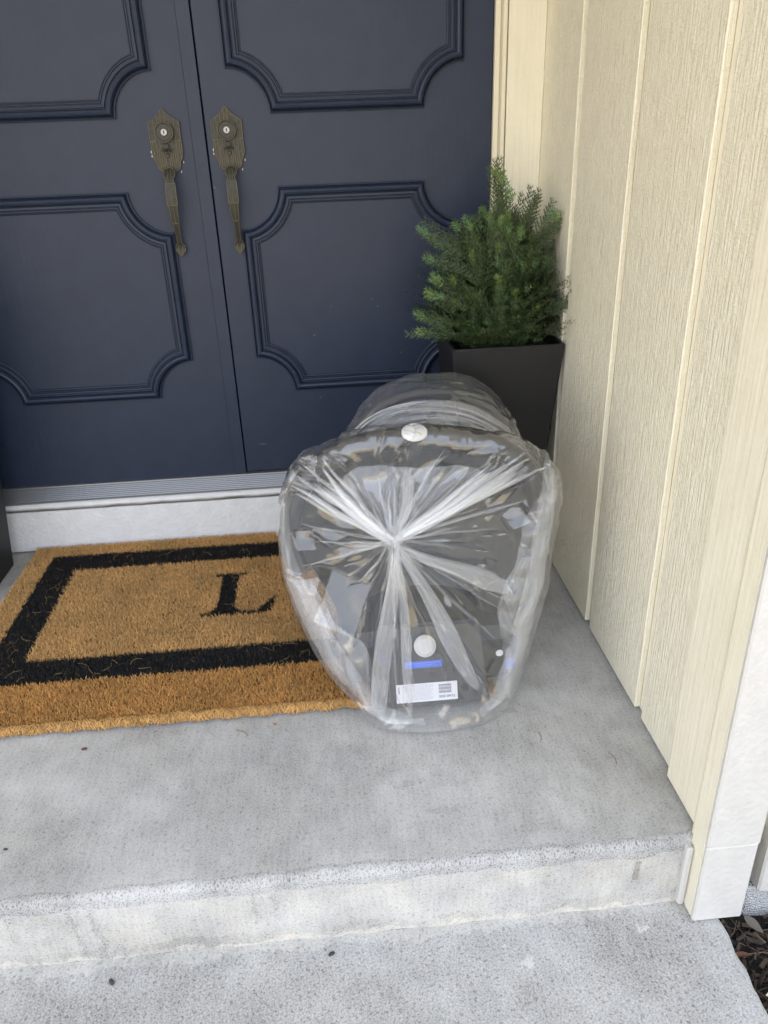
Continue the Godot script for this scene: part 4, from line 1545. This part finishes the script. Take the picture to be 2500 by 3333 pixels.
	# slack film folded inside both sides, added layers for the edge-on milky haze
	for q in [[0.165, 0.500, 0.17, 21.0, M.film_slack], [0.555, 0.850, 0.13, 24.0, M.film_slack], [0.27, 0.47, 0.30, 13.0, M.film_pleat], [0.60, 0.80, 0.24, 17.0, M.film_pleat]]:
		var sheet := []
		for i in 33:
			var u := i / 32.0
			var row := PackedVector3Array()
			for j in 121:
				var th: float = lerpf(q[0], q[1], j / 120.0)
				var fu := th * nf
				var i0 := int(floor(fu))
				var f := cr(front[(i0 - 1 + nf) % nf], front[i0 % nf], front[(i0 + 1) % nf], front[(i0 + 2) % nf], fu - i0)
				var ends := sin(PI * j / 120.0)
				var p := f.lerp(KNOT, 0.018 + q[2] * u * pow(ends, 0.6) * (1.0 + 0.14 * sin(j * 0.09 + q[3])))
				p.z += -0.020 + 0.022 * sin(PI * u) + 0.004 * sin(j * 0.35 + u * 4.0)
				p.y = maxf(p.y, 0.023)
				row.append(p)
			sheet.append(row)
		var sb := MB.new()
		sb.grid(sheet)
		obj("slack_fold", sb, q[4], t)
	# added sheet behind the outer film, puts pale haze between the shoulders
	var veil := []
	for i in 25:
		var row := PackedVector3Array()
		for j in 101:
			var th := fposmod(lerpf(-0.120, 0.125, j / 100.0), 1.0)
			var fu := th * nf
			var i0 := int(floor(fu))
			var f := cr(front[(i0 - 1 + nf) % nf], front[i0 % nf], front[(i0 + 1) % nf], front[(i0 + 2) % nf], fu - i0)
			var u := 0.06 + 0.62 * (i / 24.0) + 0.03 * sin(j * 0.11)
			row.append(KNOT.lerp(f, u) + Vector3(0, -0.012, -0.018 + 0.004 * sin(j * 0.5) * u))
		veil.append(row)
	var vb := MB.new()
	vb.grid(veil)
	obj("haze_sheet", vb, M.film_pleat, t)
	# gathered pleats that run from the tie to the rim and to the floor
	for q in [
		[Vector3(0.553, 0.086, 1.008), 0.007, 0.024, 3, 0.034],
		[Vector3(0.337, 0.030, 1.012), 0.006, 0.026, 3, 0.030],
		[Vector3(0.408, 0.045, 1.026), 0.005, 0.013, 2, 0.030],
		[Vector3(0.430, 0.545, 0.892), 0.004, 0.017, 2, 0.016],
		[Vector3(0.625, 0.275, 0.945), 0.004, 0.026, 1, 0.014]]:
		t.add_child(pleat(q[0], q[1], q[2], q[3], q[4], r), true)
	# the two shoulders: many thin gathers drawn side by side to the tie
	for q in [[0.098, 0.165, 13], [0.845, 0.905, 14]]:
		for i in q[2]:
			var th: float = lerpf(q[0], q[1], (i + r.randf()) / q[2])
			var fu := th * nf
			var i0 := int(floor(fu))
			var f := cr(front[(i0 - 1 + nf) % nf], front[i0 % nf], front[(i0 + 1) % nf], front[(i0 + 2) % nf], fu - i0)
			var reach := r.randf_range(0.70, 1.0)
			var mid := 1.0 - absf((i + 0.5) / q[2] - 0.5) * 1.4
			t.add_child(strand(KNOT + Vector3(r.randf_range(-0.006, 0.006), r.randf_range(-0.010, 0.006), 0), KNOT.lerp(f, reach) + Vector3(0, 0, 0.016), r.randf_range(0.0030, 0.0095), 0.010 + 0.022 * mid * r.randf_range(0.6, 1.0), r), true)
	# bunched film along the front of the back hoop
	var arch := [Vector3(0.306, 0.470, 0.612), Vector3(0.318, 0.520, 0.610), Vector3(0.357, 0.560, 0.608), Vector3(0.422, 0.586, 0.606), Vector3(0.507, 0.592, 0.605), Vector3(0.592, 0.575, 0.606), Vector3(0.669, 0.532, 0.608), Vector3(0.716, 0.490, 0.610), Vector3(0.735, 0.440, 0.612)]
	for q in 15:
		var v0 := (q + r.randf() * 0.8) / 15.0
		var from := r.randi_range(0, 14)
		var to2 := r.randi_range(104, 120)
		var wide := r.randf_range(0.0016, 0.0046)
		var ph := r.randf() * 6.0
		var band := []
		for i in range(from, to2 + 1):
			var fu := i / 120.0 * (arch.size() - 1)
			var i0 := mini(int(floor(fu)), arch.size() - 2)
			var pc := cr(arch[maxi(i0 - 1, 0)], arch[i0], arch[i0 + 1], arch[mini(i0 + 2, arch.size() - 1)], fu - i0)
			var tow := (Vector3(0.515, 0.30, 0.66) - pc).normalized()
			var mid := pc + tow * (v0 * 0.044 + 0.0016 * sin(i * 0.09 + ph)) + Vector3(0, 0.001, 0.055 * v0)
			var w := wide * sin(PI * clampf(float(i - from) / (to2 - from), 0.02, 0.98))
			var row := PackedVector3Array()
			for j in 5:
				var v := j / 2.0 - 1.0
				row.append(mid + tow * v * w + Vector3(0, 0.7, 0.7) * w * (0.8 - 1.1 * v * v))
			band.append(row)
		var ab := MB.new()
		ab.grid(band)
		obj("hoop_crease", ab, M.film_bunch, t)
	# fine gathers all round the tie
	for i in 46:
		var th := r.randf()
		var fu := th * nf
		var i0 := int(floor(fu))
		var f := cr(front[(i0 - 1 + nf) % nf], front[i0 % nf], front[(i0 + 1) % nf], front[(i0 + 2) % nf], fu - i0)
		var reach := r.randf_range(0.25, 0.85)
		t.add_child(strand(KNOT + Vector3(r.randf_range(-0.006, 0.006), r.randf_range(-0.010, 0.006), -0.004), KNOT.lerp(f, reach) + Vector3(0, 0, 0.012), r.randf_range(0.0010, 0.0038), 0.006 + 0.012 * r.randf(), r, M.film_pleat), true)
	# the tie itself: crumpled rosette
	var kn := MB.new()
	var kr := []
	for i in 9:
		var row := PackedVector3Array()
		var u := i / 8.0
		for j in 24:
			var a := TAU * j / 24.0
			var rad := 0.017 * sin(PI * clampf(u * 0.93 + 0.05, 0, 1)) * (1.0 + 0.45 * sin(a * 5.0 + i) + 0.25 * sin(a * 9.0 + 2.0 * i))
			row.append(KNOT + Vector3(cos(a) * rad, sin(a) * rad * 1.1, -0.012 + 0.040 * u + 0.005 * sin(a * 3.0)))
		kr.append(row)
	kn.grid(kr, true)
	obj("knot", kn, M.film_pleat, t)


func hash2(i: int, j: int, k: int) -> float:
	var h := (i * 374761393 + j * 668265263 + k * 1274126177) & 0x7fffffff
	h = ((h ^ (h >> 13)) * 1274126177) & 0x7fffffff
	return float((h ^ (h >> 16)) & 0xffff) / 32767.5 - 1.0


func facets(x: float, y: float, k: int) -> float:
	# heights on a skewed lattice joined by flat triangles: crisp creases between plane facets
	var sk := (x + y) * 0.366025
	var u := x + sk
	var v := y + sk
	var i := int(floor(u))
	var j := int(floor(v))
	var fu := u - i
	var fv := v - j
	var a := hash2(i, j, k)
	var c := hash2(i + 1, j + 1, k)
	if fu > fv:
		return a * (1.0 - fu) + hash2(i + 1, j, k) * (fu - fv) + c * fv
	return a * (1.0 - fv) + hash2(i, j + 1, k) * (fv - fu) + c * fu


func strand(from: Vector3, to: Vector3, w1: float, lift: float, r: RandomNumberGenerator, mat: Material = null) -> MeshInstance3D:
	# one thin gather: a narrow arched ribbon that thins out towards the rim
	var along := (to - from).normalized()
	var across := along.cross(Vector3(0, 0.25, 1)).normalized()
	var out := across.cross(along).normalized()
	if out.z < 0:
		out = -out
	var ph := r.randf() * 6.0
	var bend := r.randf_range(-0.006, 0.006)
	var rows := []
	for i in 33:
		var u := i / 32.0
		var c := from.lerp(to, u) + out * (lift * sin(PI * minf(1.0, 0.10 + 0.90 * u)) * (1.0 - 0.5 * u)) + across * (bend * sin(PI * u) + 0.0012 * sin(u * 14.0 + ph))
		var w := lerpf(0.0035, w1, u) * (1.0 - pow(u, 5.0)) + 0.0004
		var row := PackedVector3Array()
		for j in 9:
			var v := j / 4.0 - 1.0
			row.append(c + across * v * w + out * w * (0.9 - 1.3 * v * v))
		rows.append(row)
	var b := MB.new()
	b.grid(rows)
	var o := MeshInstance3D.new()
	o.mesh = b.mesh()
	o.material_override = mat if mat else M.film_bunch
	o.name = "thin_gather"
	return o


func pleat(to: Vector3, w0: float, w1: float, folds: int, lift: float, r: RandomNumberGenerator) -> MeshInstance3D:
	var b := MB.new()
	var rows := []
	var along := (to - KNOT).normalized()
	var across := along.cross(Vector3(0, 0.25, 1)).normalized()
	var out := across.cross(along).normalized()
	if out.z < 0:
		out = -out
	var ph := r.randf() * 6.0
	for i in 41:
		var u := i / 40.0
		var c := KNOT.lerp(to, u) + out * (lift * sin(PI * minf(1.0, 0.12 + 0.88 * u)) * (1.0 - 0.45 * u) + 0.006 - 0.016 * pow(u, 4.0))
		c += across * 0.006 * sin(u * 5.0 + ph)
		var w := lerpf(w0, w1, pow(u, 0.8)) * (1.0 + 0.10 * sin(u * 9.0 + ph)) * (1.0 - 0.75 * pow(u, 7.0))
		var row := PackedVector3Array()
		var m := folds * 10
		# flattened sleeve: front layer there, back layer back
		for side in [1.0, -1.0]:
			for j in m:
				var v := float(j) / m
				if side < 0.0:
					v = 1.0 - v
				var tri2 := absf(fposmod(v * folds + 0.3 * side, 1.0) * 2.0 - 1.0)
				var thick := 0.0035 * sqrt(maxf(0.0, 1.0 - pow(2.0 * v - 1.0, 2.0)))
				var zig := (0.5 - tri2) * (0.006 + 0.016 * u) * (1.0 - 0.6 * pow(u, 3.0))
				row.append(c + across * (v - 0.5) * 2.0 * w + out * (zig + side * thick - 0.006 * pow(absf(v - 0.5) * 2.0, 3.0)))
		rows.append(row)
	b.grid(rows, true)
	var o := MeshInstance3D.new()
	o.mesh = b.mesh()
	o.material_override = M.film_bunch if folds > 3 else M.film_pleat
	o.name = "gathered_pleat"
	return o


# ------------------------------------------------------------------ litter
func make_debris() -> void:
	var r := RandomNumberGenerator.new()
	r.seed = 99
	# bark chips and needles over the soil
	var chip := MB.new()
	chip.colored = true
	chip.box(Vector3(-0.011, 0, -0.0035), Vector3(0.011, 0.003, 0.0035), 0.001)
	var xf: Array[Transform3D] = []
	var cl: Array[Color] = []
	for i in 3200:
		var p := Vector3(r.randf_range(0.935, 1.5), 0, r.randf_range(1.36, 2.1))
		p.y = -0.222 + r.randf_range(-0.004, 0.018)
		var s := r.randf_range(0.4, 1.3)
		xf.append(Transform3D((Basis(Vector3.UP, r.randf() * TAU) * Basis(Vector3.RIGHT, r.randf_range(-0.8, 0.8)) * Basis(Vector3.BACK, r.randf_range(-0.5, 0.5))).scaled(Vector3(s, s, s)), p))
		var k := Color(0.030, 0.020, 0.013) * r.randf_range(0.4, 2.0)
		if r.randf() < 0.05:
			k = Color(0.13, 0.085, 0.05) * r.randf_range(0.6, 1.3)
		k.a = 1.0
		cl.append(k)
	var o := multi("bark_mulch", chip.mesh(), xf, cl, M.fibre)
	add_child(o)
	o.set_meta("label", "dark bark mulch and chips over the planting bed")
	o.set_meta("category", "mulch")
	var tw := MB.new()
	tw.colored = true
	for i in 260:
		var p := Vector3(r.randf_range(0.935, 1.4), -0.203 + r.randf_range(-0.004, 0.012), r.randf_range(1.37, 2.0))
		var a := r.randf() * TAU
		var line := PackedVector3Array()
		var ln := r.randf_range(0.015, 0.06)
		for q in 4:
			line.append(p)
			p += Vector3(cos(a), r.randf_range(-0.15, 0.25), sin(a)) * ln / 3.0
			a += r.randf_range(-0.4, 0.4)
		tw.col = Color(0.09, 0.06, 0.035).lerp(Color(0.25, 0.19, 0.12), r.randf() * r.randf())
		tw.tube(line, 0.0007, 0.0005, 4, false)
	var to := obj("dry_twigs", tw, M.fibre)
	to.set_meta("kind", "stuff")
	to.set_meta("label", "thin dry twigs and stalks scattered over the mulch")
	to.set_meta("category", "twigs")
	# fallen leaves beside the slab
	var look := ["pale green curled leaf on the mulch beside the slab", "tan dry leaf lying across the mulch", "small reddish brown leaf at the slab edge", "broad grey brown leaf against the foundation", "folded light brown leaf on the mulch"]
	var tone := [Color(0.36, 0.36, 0.24), Color(0.24, 0.16, 0.09), Color(0.16, 0.07, 0.045), Color(0.13, 0.115, 0.09), Color(0.27, 0.19, 0.115)]
	var spot := [Vector3(0.965, -0.196, 1.515), Vector3(1.00, -0.198, 1.475), Vector3(0.945, -0.2, 1.44), Vector3(0.985, -0.185, 1.395), Vector3(1.01, -0.197, 1.54)]
	var size := [0.026, 0.028, 0.016, 0.020, 0.022]
	for i in 5:
		var lf := MB.new()
		leaf_shape(lf, size[i], 0.45, r)
		var m := flat(lin(tone[i].r, tone[i].g, tone[i].b), 0.7)
		var n := obj("fallen_leaf", lf, m)
		n.position = spot[i]
		n.rotation = Vector3(r.randf_range(-0.4, 0.4), r.randf() * TAU, r.randf_range(-0.4, 0.4))
		tag(n, look[i], "leaf", "fallen leaves in the planting bed")
	# crumbs on the concrete
	var bits := [[Vector3(-0.285, 0.0035, 0.990), 0.0065, Color(0.10, 0.045, 0.025), "small round brown seed lying in front of the doormat"], [Vector3(0.112, 0.0030, 0.962), 0.0040, Color(0.35, 0.09, 0.05), "tiny red brown chip on the porch step by the mat"], [Vector3(-0.36, 0.003, 1.235), 0.0045, Color(0.05, 0.045, 0.04), "tiny black crumb on the porch step"], [Vector3(-0.165, LOW_Y + 0.003, 1.395), 0.0075, Color(0.05, 0.045, 0.04), "dark leaf scrap on the lower slab"], [Vector3(0.215, LOW_Y + 0.003, 1.385), 0.0065, Color(0.04, 0.035, 0.03), "dark crumb near the foot of the riser"]]
	for q in bits:
		var p := MB.new()
		var rr: float = q[1]
		p.disc(Vector3.ZERO, Vector3.UP, [[rr * 0.5, -rr * 0.45], [rr, -rr * 0.1], [rr * 0.85, rr * 0.35], [rr * 0.3, rr * 0.6], [0.0, rr * 0.5]], 9)
		var n := obj("plant_crumb", p, flat(lin(q[2].r, q[2].g, q[2].b), 0.8))
		n.position = q[0]
		n.scale = Vector3(1.0, 0.7, 0.55)
		n.rotation.y = r.randf() * TAU
		tag(n, q[3], "debris")
	# strands of coir and twigs shed on the step
	for q in [[Vector3(0.03, 0.0025, 0.972), 0.035, 0.2, "bent coir strand lying in front of the doormat"], [Vector3(0.665, 0.0025, 1.055), 0.030, 1.2, "curled dry stalk on the porch step near the siding"], [Vector3(0.79, 0.0025, 1.13), 0.035, 1.0, "thin dry stalk at the foot of the corner board"]]:
		var s := MB.new()
		var line := PackedVector3Array()
		var p := Vector3.ZERO
		var a: float = q[2]
		for k in 7:
			line.append(p)
			p += Vector3(cos(a), 0.0, sin(a)) * q[1] / 6.0
			a += 0.18
		s.tube(line, 0.0009, 0.0006, 5)
		var n := obj("dry_stalk", s, flat(lin(0.25, 0.18, 0.10), 0.8))
		n.position = q[0]
		tag(n, q[3], "stalk")


func leaf_shape(b: MB, l: float, wide: float, r: RandomNumberGenerator) -> void:
	var curl := r.randf_range(0.2, 0.5)
	var rows := []
	for i in 9:
		var u := i / 8.0
		var w := l * wide * sin(PI * pow(u, 0.8)) + 0.0003
		var row := PackedVector3Array()
		for j in 5:
			var v := j / 2.0 - 1.0
			row.append(Vector3((u - 0.5) * 2.0 * l, curl * absf(v) * w + 0.25 * l * pow(u - 0.5, 2.0) * 4.0 * curl, v * w))
		rows.append(row)
	b.grid(rows)
